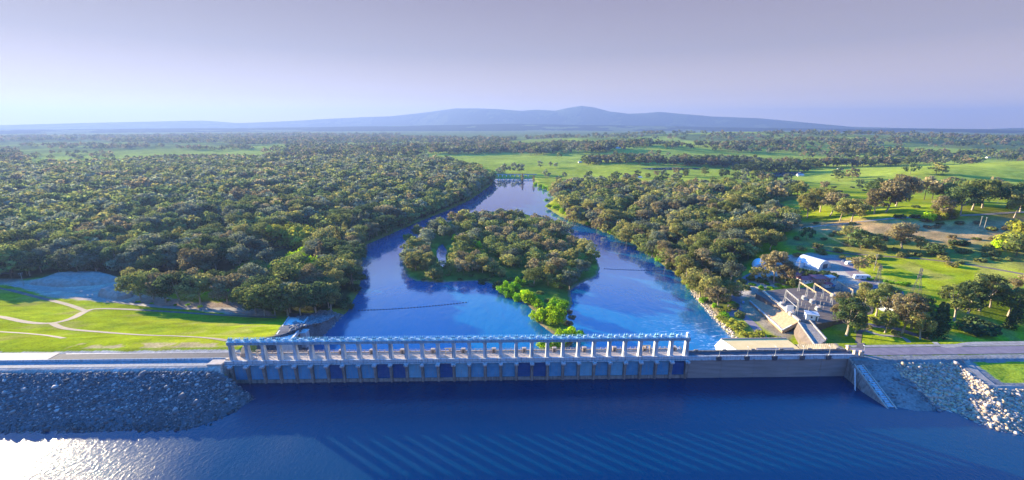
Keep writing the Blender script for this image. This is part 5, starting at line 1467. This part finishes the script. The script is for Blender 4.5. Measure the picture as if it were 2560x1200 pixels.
# scattered hillside and valley gums, listed by their trunk foot in the photograph
HILLSIDE = [(2100, 552, 12), (2128, 556, 12), (2050, 530, 14), (2075, 540, 13), (2018, 545, 14), (2190, 505, 14), (2215, 530, 16), (2240, 515, 17), (2262, 500, 16), (2185, 535, 13), (2310, 500, 15), (2330, 498, 13), (2365, 500, 15), (2385, 505, 14), (2400, 538, 14), (2430, 525, 15), (2455, 520, 14), (2350, 548, 11), (2475, 490, 14), (2500, 500, 12), (2550, 530, 14), (2535, 545, 13),
            (2130, 450, 13), (2095, 445, 11), (2275, 436, 12), (2340, 436, 12), (2150, 475, 10), (2190, 473, 10), (2060, 475, 8), (1970, 478, 10), (2000, 474, 9), (2230, 475, 9), (2355, 437, 10),
            (2255, 622, 17), (2150, 625, 13), (2180, 626, 11), (2120, 600, 10), (2300, 628, 9), (2330, 640, 8), (2540, 640, 12), (1935, 706, 19), (1960, 712, 14), (1895, 700, 8), (2145, 680, 9),
            (1925, 625, 14), (1900, 615, 12), (1940, 600, 12), (1960, 585, 11), (2015, 600, 9)]
for px, py, h in HILLSIDE:
    p = PT(px, py); gums.append([p[0], p[1], h * GS * (1.45 if py < 560 else 1.0), 'hillside', ['olive', 'brownish', 'khaki', 'dark green'][hash_str(f'{px}') % 4]])
FRONT = [(30, 694, 17), (75, 690, 16), (150, 688, 14), (215, 684, 14), (262, 682, 13), (352, 748, 16), (385, 752, 17), (415, 756, 17), (450, 760, 18), (502, 762, 17), (570, 760, 16), (640, 782, 15), (662, 790, 17), (688, 788, 18), (720, 790, 17), (752, 788, 17), (790, 784, 17), (828, 776, 15), (620, 750, 15), (595, 735, 14), (540, 742, 16), (480, 748, 17), (340, 726, 14)]
for px, py, h in FRONT:
    p = PT(px, py); gums.append([p[0], p[1], h * GS, 'left wood', ['olive', 'khaki', 'brownish', 'dark green'][hash_str(f'{px}x') % 4]])
BANK_R = [(1690, 672, 14), (1665, 660, 12), (1742, 745, 12), (1795, 770, 12), (1762, 740, 15), (1640, 636, 13), (1600, 612, 14), (1492, 560, 15), (1520, 572, 13), (1560, 590, 14), (1715, 690, 14)]
for px, py, h in BANK_R:
    p = PT(px, py); gums.append([p[0], p[1], h * GS, 'right wood', ['khaki', 'brownish', 'olive'][px % 3]])
WEIR = [(1262, 436, 20), (1282, 434, 21), (1300, 434, 19), (1250, 440, 15), (1350, 420, 17), (1375, 418, 12), (1390, 420, 11), (1410, 448, 12), (1365, 446, 15), (1395, 458, 11)]
for px, py, h in WEIR:
    p = P(px, py, -36.5); gums.append([p[0], p[1], h * GS, 'weir', 'grey-green'])

# trees leaning over the water's edge on both banks
def along(line, step, lo, hi, hmin, hmax, zone, tints, side, skip=0):
    for i in range(skip, len(line) - 1):
        a, b_ = line[i], line[i + 1]; L = np.linalg.norm(b_ - a); d = (b_ - a) / (L + 1e-9); nrm = np.array([-d[1], d[0]]) * side
        for k in range(max(1, int(L / step))):
            q = a + d * (k + rng.random()) * step + nrm * rng.uniform(lo, hi)
            gums.append([q[0], q[1], rng.uniform(hmin, hmax), zone, tints[rng.integers(len(tints))]])
along(LEFT_BANK, 11, 3, 9, 13, 26, 'left wood', TL_, 1, 4)
along(RIGHT_BANK[:11], 14, 4, 10, 10, 22, 'right wood', ['khaki', 'olive', 'brownish', 'grey-green'], 1, 5)

# glades round the pale trees that stand out of the wood
PALE = [(700, 612), (728, 616), (752, 618), (775, 626), (770, 700), (795, 702), (742, 664), (690, 690), (665, 698), (608, 690), (495, 712), (846, 620), (866, 608), (888, 590), (906, 583), (920, 576), (800, 680), (806, 664), (830, 645)]
PALE = np.array([PT(*q)[:2] for q in PALE])
gums = [g for g in gums if g[3] != 'left wood' or not np.any((np.abs(g[0] - PALE[:, 0]) < 9) & (g[1] - PALE[:, 1] < 9) & (g[1] - PALE[:, 1] > -34))]

# valley belts, patches and lone trees beyond: pixel outlines on the plain
far_gums = []
def belt(pxs, spacing, hmin, hmax, dens, tints):
    poly = PP(pxs, -36.5)
    xy = fill(poly, spacing * 1.4, rng, dens=lambda X, Y: dens * np.where(fbm(X, Y, 160, 617) > 0.5, 0.95, 0.2))
    for x, y in xy: far_gums.append([x, y, 1.65 * rng.uniform(hmin, hmax), tints[rng.integers(len(tints))]])
BL = ['olive', 'grey-green', 'dark green', 'brownish']
belt([(1455, 408), (1600, 404), (1850, 412), (2060, 420), (2060, 428), (1850, 424), (1600, 417), (1470, 415)], 13, 12, 20, 0.75, BL)
belt([(1815, 440), (1900, 430), (2030, 434), (2040, 440), (1900, 443)], 10, 13, 18, 0.95, ['dark green'])
belt([(1240, 374), (1400, 368), (1620, 374), (1640, 386), (1480, 391), (1290, 389)], 15, 14, 26, 0.75, BL)
belt([(1640, 378), (1900, 374), (2150, 378), (2260, 386), (2150, 392), (1880, 390), (1640, 388)], 17, 13, 22, 0.42, BL)
belt([(640, 404), (760, 388), (900, 380), (1040, 385), (1050, 398), (900, 400)], 15, 14, 22, 0.8, BL)
belt([(620, 386), (800, 366), (960, 372), (1250, 360), (1290, 372), (1240, 388), (1060, 388), (930, 384)], 18, 14, 24, 0.7, BL)
belt([(250, 352), (640, 348), (1000, 345), (1300, 350), (1280, 358), (950, 362), (640, 366), (560, 360), (300, 360)], 24, 14, 24, 0.5, BL)
belt([(-300, 345), (300, 342), (640, 336), (1000, 338), (1000, 346), (640, 350), (250, 352), (-300, 360)], 34, 14, 26, 0.55, BL)
belt([(40, 366), (300, 364), (420, 368), (330, 374), (120, 376)], 20, 12, 20, 0.35, BL)
belt([(400, 372), (600, 366), (640, 375), (520, 378)], 20, 12, 18, 0.5, BL)
belt([(-300, 380), (40, 378), (60, 400), (40, 418), (-300, 420)], 15, 14, 20, 0.75, BL)
belt([(60, 385), (300, 384), (300, 405), (60, 408)], 26, 10, 15, 0.22, BL)
belt([(300, 402), (480, 398), (640, 398), (640, 405), (470, 410), (300, 412)], 14, 11, 16, 0.6, BL)
belt([(2030, 420), (2300, 412), (2500, 400), (2700, 395), (2700, 405), (2500, 412), (2420, 424), (2250, 430), (2050, 430)], 16, 12, 20, 0.6, BL)
belt([(1960, 392), (2150, 386), (2350, 392), (2560, 384), (2700, 384), (2700, 394), (2480, 402), (2200, 404), (2000, 398)], 20, 12, 20, 0.5, BL)
belt([(1900, 366), (2250, 364), (2700, 362), (2700, 374), (2300, 376), (1980, 374)], 26, 14, 24, 0.5, BL)
belt([(1300, 345), (1900, 352), (2700, 346), (2700, 358), (1900, 362), (1300, 354)], 38, 14, 26, 0.40, BL)
belt([(1300, 392), (1700, 394), (2000, 402), (1990, 412), (1700, 404), (1400, 402)], 40, 11, 18, 0.18, BL)
belt([(1900, 452), (2000, 448), (2150, 462), (2000, 478), (1900, 478)], 34, 8, 13, 0.25, BL)
belt([(1440, 448), (1560, 448), (1760, 440), (1980, 462), (1990, 482), (1800, 480), (1600, 468), (1480, 466)], 19, 9, 15, 0.4, ['brownish', 'olive', 'grey-green', 'dark green'])

# ---- the 300 gums that show largest are things; the rest of each wood is one mass
allg = [(g[2] / math.hypot(g[0], g[1]), i) for i, g in enumerate(gums)]
def in_frame(g):
    dep = g[1] * CP + 30 * SP
    u_ = 1280 + FPX * g[0] / max(dep, 1)
    return -60 < u_ < 2620
order = [i for _, i in sorted(allg, reverse=True) if in_frame(gums[i])]
N_NEAR = 290
near = order[:N_NEAR]; near_set = set(near)
rest = [g for i, g in enumerate(gums) if i not in near_set]
ZPH = {'left wood': 'wood behind the lawn', 'right wood': 'wood on the road-side bank', 'island': 'island wood', 'hillside': 'open hillside', 'weir': 'clump by the weir bridge'}
ROWW = {'left wood': ('lawn', 'river'), 'right wood': ('dam', 'river'), 'island': ('dam', 'calm channel'), 'hillside': ('dam', 'river'), 'weir': ('dam', 'water')}
zs_near = H(np.array([gums[i][0] for i in near]), np.array([gums[i][1] for i in near]))
zone_members = {}
for j, i in enumerate(near): zone_members.setdefault(gums[i][3], []).append((j, i))
for zone, mem in zone_members.items():
    mem.sort(key=lambda t: gums[t[1]][1])
    rows = [mem[k:k + 14] for k in range(0, len(mem), 14)]
    for rk, row in enumerate(rows):
        row.sort(key=lambda t: gums[t[1]][0], reverse=(zone == 'left wood'))
        for ck, (j, i) in enumerate(row):
            x, y, h, _, tint = gums[i]
            size = 'tall' if h > 25 else 'low' if h < 17 else 'mid-height'
            lab = f'{size} {tint} gum {ordinal(ck + 1)} from the {ROWW[zone][1]}, {ordinal(rk + 1)} row of {ZPH[zone]}'
            place('gum_tree', tint, hash_str(f'{x:.1f}') % 3, (x, y, zs_near[j] - 0.1), h, lab, 'gum trees of the ' + ZPH[zone], 'tree', 1.08 + 0.22 * math.sin(x * 3.7))

def mass(name, items, label, rng):
    """One object holding the remaining trees of a wood: clumps of leaves and a thin trunk each."""
    xy = np.array([[g[0], g[1]] for g in items]); zz = H(xy[:, 0], xy[:, 1]); dd = np.hypot(xy[:, 0], xy[:, 1])
    lib = {}
    Qs, Cs = [], []
    for k, g in enumerate(items):
        h = g[2]; tint = GUM_TINTS[g[-1]]
        lod = 0 if dd[k] < 620 else 1 if dd[k] < 1000 else 2 if dd[k] < 1900 else 3
        v_ = int(rng.integers(6)); key = (lod, v_)
        if key not in lib:
            r2 = np.random.default_rng(900 + lod * 10 + v_)
            nb, per, q = ((13, 60, 0.8), (11, 36, 1.1), (9, 18, 1.6), (6, 10, 2.2))[lod]
            cs, rs = gum_plan(r2, 16.0, 6.6, nb, 0.34); rs = rs * 1.1
            Q, c = leaf_quads(cs, rs, per, q, r2, 0.75, (1, 1, 1))
            tq = []
            for a in (0.0, 2.1, 4.2):
                w_ = 0.32; d_ = np.array([math.cos(a), math.sin(a), 0]) * w_
                tq.append(np.array([-d_ + [0, 0, -1], d_ + [0, 0, -1], d_ * 0.6 + [0, 0, 8.5], -d_ * 0.6 + [0, 0, 8.5]]))
            Q = np.concatenate([Q, np.array(tq)]); c = np.concatenate([c, np.full((3, 3), -1.0)])
            lib[key] = (Q, c)
        Q, c = lib[key]; s = h / 16.0; a = rng.random() * 6.283
        R = np.array([[math.cos(a), -math.sin(a), 0], [math.sin(a), math.cos(a), 0], [0, 0, 1]])
        W = rng.uniform(0.8, 1.35)
        q2 = (Q * np.array([s * W, s * W, s])) @ R.T + np.array([xy[k, 0], xy[k, 1], zz[k]])
        cc = np.where(c < 0, np.array([[0.22, 0.18, 0.14]]), c * np.array(tint)[None] * rng.uniform(0.75, 1.25))
        Qs.append(q2.astype(np.float32)); Cs.append(cc.astype(np.float32))
    o = link(name, quad_mesh(name, np.concatenate(Qs), np.concatenate(Cs), M['leaf']))
    return tag(o, label, None, None, 'stuff')
rng = np.random.default_rng(55)
mass('forest', [g for g in rest if g[3] == 'left wood'], 'dense gum forest filling the flat behind the lawn', rng)
mass('woodland', [g for g in rest if g[3] != 'left wood'], 'mixed gum woodland on the island and far river bank', rng)
mass('distant_woods', [[g[0], g[1], g[2], 'far', g[3]] for g in far_gums], 'tree belts and woods across the distant plain', rng)

# ---- willows and bright bushes along the water, listed one by one: pixel of the foot, height, tint
W_ = [
 (1378, 808, 10.5, 'lime', 'big lime willow on the island tail nearest the dam but one'), (1356, 806, 7, 'lime', 'low lime willow leaning over the calm side of the island tail'), (1398, 782, 9.5, 'bright green', 'green willow at the top of the island tail clump'), (1340, 800, 5, 'lime', 'smallest lime willow at the waterline of the island tail'),
 (1428, 852, 7.5, 'lime', 'round lime willow standing in the water behind the gates'), (1405, 853, 6, 'lime', 'lime willow on the calm side of the round one behind the gates'), (1450, 850, 5.5, 'bright green', 'green willow on the rough side of the round one behind the gates'),
 (1365, 872, 6, 'lime', 'lime willow seen between the dam columns'), (1402, 868, 5, 'bright green', 'green willow seen between the dam columns'),
 (1325, 760, 8, 'lime', 'tall lime willow on the calm shore below the island wood'), (1312, 748, 7, 'lime', 'lime willow above the tall one on the calm shore'), (1345, 770, 5.5, 'lime', 'small lime willow at the narrow neck of the island'), (1295, 752, 5.5, 'bright green', 'green willow at the waterline of the island bay'), (1275, 744, 6, 'bright green', 'second green willow along the island bay'), (1258, 730, 6.5, 'bright green', 'third green willow along the island bay'), (1245, 718, 5.5, 'dark green', 'dark willow at the corner of the island bay'), (1285, 728, 6.5, 'bright green', 'green willow behind the island bay'), (1300, 715, 6, 'bright green', 'second green willow behind the island bay'),
 (1205, 712, 5, 'dark green', 'dark bush on the flat southern shore of the island'), (1082, 696, 9, 'khaki', 'khaki willow alone at the southern point of the island'), (1010, 648, 6, 'bright green', 'green willow at the western water edge of the island'), (1020, 600, 6, 'bright green', 'green willow at the northern calm edge of the island'), (1045, 585, 7, 'bright green', 'green willow beside the narrow back channel'), (1130, 548, 7, 'lime', 'lime willow on the back edge of the island'), (1145, 605, 7, 'lime', 'lime willow beside the island lagoon'), (1170, 618, 7, 'yellow-green', 'yellow willow behind the island lagoon'), (1130, 585, 6.5, 'lime', 'lime willow at the head of the island lagoon'), (1195, 620, 6.5, 'lime', 'lime willow inside the island wood'), (1260, 660, 6.5, 'yellow-green', 'yellow willow in the island clearing'), (1285, 665, 6.5, 'khaki', 'khaki willow in the island clearing'), (1235, 680, 5, 'lime', 'lime bush at the edge of the island clearing'), (1205, 640, 6, 'yellow-green', 'yellow willow at the centre of the island'),
 (1350, 470, 8, 'lime', 'lime willow nearest the weir on the far bank'), (1362, 474, 8, 'bright green', 'second willow from the weir on the far bank'), (1376, 480, 8, 'lime', 'third willow from the weir on the far bank'), (1390, 484, 9, 'lime', 'fourth willow from the weir on the far bank'), (1406, 488, 9, 'lime', 'fifth willow from the weir on the far bank'), (1338, 464, 7, 'lime', 'lime willow at the weir end of the far bank'), (1416, 480, 9, 'bright green', 'willow behind the fifth from the weir'),
 (1366, 504, 5, 'bright green', 'flat green willow islet in the head of the river'), (1372, 520, 6, 'lime', 'lime willow on the inlet spit'), (1390, 524, 7, 'lime', 'second lime willow on the inlet spit'), (1405, 535, 8, 'lime', 'lime willow at the bend of the far bank'), (1424, 544, 9.5, 'lime', 'largest lime willow at the bend of the far bank'), (1440, 530, 8, 'bright green', 'green willow behind the bend of the far bank'), (1455, 545, 7, 'bright green', 'green willow on the shore after the bend'), (1470, 565, 5, 'lime', 'low lime willow on the grassy shore'), (1500, 574, 4.5, 'lime', 'low lime willow where the grassy shore ends'), (1530, 585, 6, 'lime', 'lime willow under the leaning far bank gums'),
 (1614, 628, 9, 'lime', 'hanging lime willow at the dark water bend'), (1632, 640, 7.5, 'lime', 'rounded lime willow just below the hanging one'), (1600, 620, 5, 'lime', 'small lime willow above the hanging one'), (1645, 655, 5, 'bright green', 'low green willow below the rounded one'), (1672, 672, 5, 'dark green', 'dark willow by the rocky outfall'),
 (1700, 690, 6, 'yellow-green', 'yellow willow behind the rocky outfall'), (1715, 712, 6, 'yellow-green', 'yellow willow halfway to the rough water'), (1730, 725, 6, 'bright green', 'green willow above the bouldery edge'), (1790, 742, 7, 'bright green', 'green willow on the bank path'), (1745, 700, 7, 'lime', 'lime willow under the bank gums'),
 (862, 772, 7, 'dark green', 'dark round willow at the water edge by the chute'), (890, 730, 6, 'dark green', 'dark willow at the calm river corner'),
 (700, 612, 15, 'yellow-green', 'tall yellow-green tree, first of the pale row in the wood'), (728, 616, 14, 'yellow-green', 'tall yellow-green tree, second of the pale row in the wood'), (752, 618, 15, 'yellow-green', 'tall yellow-green tree, third of the pale row in the wood'), (775, 626, 14, 'yellow-green', 'yellow-green tree at the river end of the pale row in the wood'), (770, 700, 13, 'lime', 'lime tree standing out in the middle of the wood'), (795, 702, 11, 'yellow-green', 'yellow tree beside the lime one in the wood'), (742, 664, 9, 'lime', 'rounded lime tree above the lime one in the wood'), (690, 690, 10, 'bright green', 'pale green tree by the forest track'), (665, 698, 9, 'khaki', 'khaki tree by the forest track'), (495, 712, 10, 'bright green', 'green tree behind the clump beside the gravel'), (608, 690, 9, 'bright green', 'green tree at the bend of the forest track'), (1098, 502, 5, 'lime', 'bright reed clump on the shaded far channel bank'),
 (2540, 622, 13, 'yellow-green', 'big yellow-green tree at the edge of the tan hillside'), (2560, 600, 14, 'yellow-green', 'second big yellow-green tree above the tan hillside'), (2515, 625, 8, 'lime', 'lime tree below the big yellow-green pair'), (2345, 548, 8, 'yellow-green', 'broad yellow-green tree under the far hill'), (2375, 548, 8, 'yellow-green', 'second broad yellow-green tree under the far hill'), (2320, 552, 7, 'lime', 'low lime tree under the far hill'),
]
for px, py, h, tint, lab in W_:
    p = PT(px, py); place('willow', tint, hash_str(lab) % 2, (p[0], p[1], p[2] - 0.1), h * (2.25 if 'in the wood' in lab or 'in the middle of the wood' in lab else 1.6), lab, 'bright trees along the water and wood', 'tree', 1.15 + 0.15 * math.sin(px))

POP = [(846, 620, 17, 'khaki', 'tall khaki poplar at the river edge of the wood'), (866, 608, 18, 'khaki', 'second tall khaki poplar toward the back channel'), (888, 590, 19, 'grey-green', 'grey poplar in the pale feathery row by the back channel'), (906, 583, 19, 'grey-green', 'second grey poplar in the feathery row by the back channel'), (920, 576, 18, 'grey-green', 'last grey poplar in the feathery row by the back channel'), (800, 680, 17, 'brownish', 'brown spindly poplar beside the lime tree in the wood'), (806, 664, 17, 'brownish', 'second brown spindly poplar beside the lime tree'), (830, 645, 17, 'khaki', 'khaki poplar behind the brown spindly pair'), (1306, 458, 16, 'brownish', 'bare brown poplar at the river head by the weir'), (1334, 460, 15, 'brownish', 'second bare brown poplar at the river head')]
for px, py, h, tint, lab in POP:
    p = PT(px, py); place('poplar', tint, 0, (p[0], p[1], p[2] - 0.1), h * 1.65, lab, 'poplars at the wood edge', 'tree', 1.3)

# ---- park trees behind the road
PARK = [(2116, 839, 18.5, 'dark green', 'big spreading dark gum with bare forked trunk beside the curved wall'), (2098, 800, 14, 'brownish', 'brown gum behind the big forked one by the switchyard'), (2138, 830, 11, 'brownish', 'small brown gum close beside the big forked one'), (2212, 832, 11, 'olive', 'small round gum on the lawn by the park road'), (2255, 832, 18, 'brownish', 'tall brown gum with orange trunk in front of the white shed'), (2278, 822, 17, 'olive', 'olive gum between the tall brown one and the conifer'), (2232, 815, 15, 'brownish', 'brown gum behind the small round one in the park'), (2300, 848, 13, 'khaki', 'khaki gum nearest the footpath in front of the conifer'), (2190, 790, 15, 'olive', 'olive gum by the yard road corner'), (2165, 760, 12, 'khaki', 'khaki gum behind the yard road corner'), (2205, 752, 10, 'olive', 'olive gum behind the white shed roof'),
        (2385, 802, 18, 'olive', 'leaning gum with pale bent trunk on the open lawn'), (2420, 784, 16, 'dark green', 'dark gum just behind the leaning one'), (2448, 776, 19, 'olive', 'tall open gum with pale trunk behind the round bush'), (2475, 768, 14, 'brownish', 'brown gum beside the tall open one'), (2555, 766, 17, 'brownish', 'brown gum at the edge of the lawn'), (2520, 790, 15, 'olive', 'olive gum above the dark lawn tree')]
for px, py, h, tint, lab in PARK:
    p = PT(px, py); place('park_gum', tint, hash_str(lab) % 2, (p[0], p[1], p[2] - 0.1), h * 1.5, lab, 'park gums behind the road', 'tree', 1.05)
CON = [(2335, 842, 17, 'dark green', 'tall dark conifer at the end of the park clump'), (2318, 846, 13, 'dark green', 'lower dark conifer in front of the tall one'), (2352, 830, 14, 'dark green', 'pointed dark conifer on the sunny side of the park clump'), (2522, 822, 11, 'dark green', 'dark upright tree alone on the lawn'), (2540, 806, 11, 'dark green', 'dark upright tree behind the lone one on the lawn')]
for px, py, h, tint, lab in CON:
    p = PT(px, py); place('conifer', tint, 0, (p[0], p[1], p[2] - 0.1), h * 1.5, lab, 'dark conifers in the park', 'tree', 1.0)
for px, py, h, lab in [(1693, 768, 9, 'bare'), ]: pass
BARE = [(1728, 455, 9, 'bare pale dead tree alone on the riverside paddock'), (1790, 790, 8, 'thin half-bare tree on the rough water bank'), (1410, 800, 5, 'reddish bare bush on the island tail')]
for px, py, h, lab in BARE:
    p = PT(px, py); place('bare_tree', 'brownish', 0, p, h, lab, None, 'tree')

# ---- shrubs
SH = []
def sh(pxs, h, tint, where):
    for k, (x, y) in enumerate(pxs): SH.append((x, y, h * (0.8 + 0.4 * ((x * 7 + y * 3) % 10) / 10), tint, where, k))
sh([(2425, 828), (2445, 832), (2465, 834), (2440, 818)], 6.5, 'dark green', 'in the big round clump on the lawn')
sh([(1798, 800), (1812, 806), (1826, 816), (1840, 826), (1855, 836), (1870, 842), (1800, 782), (1815, 776), (1850, 815), (1885, 850), (1895, 838), (1835, 805)], 3.2, 'yellow-green', 'on the scrubby bank above the rough water')
sh([(1785, 770), (1760, 756), (1812, 790), (1775, 752), (1830, 760), (1795, 755)], 3.6, 'bright green', 'between the bank gums and the rough water')
sh([(2000, 686), (2020, 688), (2036, 690), (2052, 690), (2066, 690), (2082, 692)], 5.0, 'dark green', 'in the dark hedge behind the red roofs')
sh([(2170, 700), (2190, 702), (2212, 706), (2228, 708), (2250, 712), (2268, 714)], 2.6, 'bright green', 'in the row under the lattice towers')
sh([(2130, 745), (2150, 752), (2175, 740), (2200, 735), (2220, 742), (2235, 730)], 4.0, 'khaki', 'around the yard road bend')
sh([(1925, 722), (1900, 722), (1880, 715), (1945, 716), (1915, 712), (1960, 720)], 2.8, 'bright green', 'above the sandy slope')
sh([(1975, 818), (1985, 822), (1965, 824), (1930, 845), (1945, 848)], 2.0, 'yellow-green', 'beside the concrete channel')
sh([(2170, 820), (2180, 800), (2195, 812), (2240, 838)], 3.2, 'khaki', 'under the park gums')
sh([(2400, 612), (2380, 620), (2340, 622), (2420, 630), (2460, 640), (2490, 650), (2520, 650), (2300, 640), (2270, 640), (2235, 626), (2080, 590), (2060, 600), (2100, 585), (2140, 580), (2200, 590), (2400, 660), (2440, 600), (2480, 575), (2020, 575), (2040, 560), (2130, 560), (1990, 560), (2400, 560), (2350, 560), (2450, 655), (2500, 610)], 3.6, 'olive', 'on the scrubby tan hillside')
sh([(2395, 613)], 6, 'dark green', 'alone upright on the tan hillside')
sh([(2010, 470), (1960, 480), (2100, 480), (2130, 470), (2160, 478), (2085, 470), (2200, 470), (2080, 440), (2400, 470), (2430, 500), (2290, 520), (2290, 545), (2250, 545)], 4.5, 'dark green', 'on the paddock under the far hill')
sh([(1895, 560), (1920, 566), (1950, 572), (1870, 566), (1880, 590), (1905, 590)], 4, 'yellow-green', 'in the gorse clearing')
sh([(1060, 700), (1100, 702), (1150, 700), (1180, 690), (1220, 700), (1230, 690), (1255, 690), (1275, 700), (1310, 695), (1330, 715), (1350, 735), (1370, 755), (1385, 770), (1400, 720), (1180, 650), (1150, 660), (1245, 640), (1300, 640), (1350, 650), (1120, 690)], 3.0, 'olive', 'on the island')
sh([(1453, 780), (1490, 806), (1505, 800)], 1.8, 'lime', 'on the reed tuft in the rough channel')
sh([(380, 760), (440, 764), (500, 768), (420, 752), (345, 757), (470, 764)], 1.8, 'bright green', 'at the foot of the clump beside the gravel')
sh([(1420, 812), (1432, 800), (1425, 785)], 3.4, 'reddish-brown', 'at the rough edge of the island tail')
_r = random.Random(5)
sh([(_r.randint(1990, 2555), _r.randint(598, 668)) for _ in range(34)], 4.2, 'khaki', 'across the rough slope')
sh([(_r.randint(2080, 2555), _r.randint(548, 600)) for _ in range(18)], 3.4, 'brownish', 'over the tan hillside')
sh([(1850, 708), (1862, 722), (1838, 772), (1846, 790), (1880, 700), (1905, 705), (1930, 700), (1950, 706), (1975, 706), (1985, 714)], 5.0, 'olive', 'beside the shaded yard road')
for px, py, h, tint, where, k in SH:
    p = PT(px, py); place('shrub', tint, 0, (p[0], p[1], p[2] - 0.1), h * 1.4, f'{tint} shrub {where}, {ordinal(k + 1)} from the dam' if k or where.count('alone') == 0 else f'{tint} shrub {where}', 'shrubs ' + where, 'shrub', 1.1)

# ------------------------------------------------------------------ air
hz_mb = MB(); hz_mb.box(-22500, 22500, -900, 22500, -75, 800)
haze = hz_mb.build('haze', None) if False else None
hm = bpy.data.materials.new('haze'); hm.use_nodes = True
hn_, hl_ = hm.node_tree.nodes, hm.node_tree.links
hn_.clear()
ho = hn_.new('ShaderNodeOutputMaterial'); hv = hn_.new('ShaderNodeVolumePrincipled')
hv.inputs['Color'].default_value = (0.162, 0.238, 0.49, 1)
hv.inputs['Density'].default_value = 8.2e-5
hv.inputs['Anisotropy'].default_value = 0.25
hl_.new(hv.outputs['Volume'], ho.inputs['Volume'])
haze = tag(hz_mb.build('haze', hm), kind='stuff')
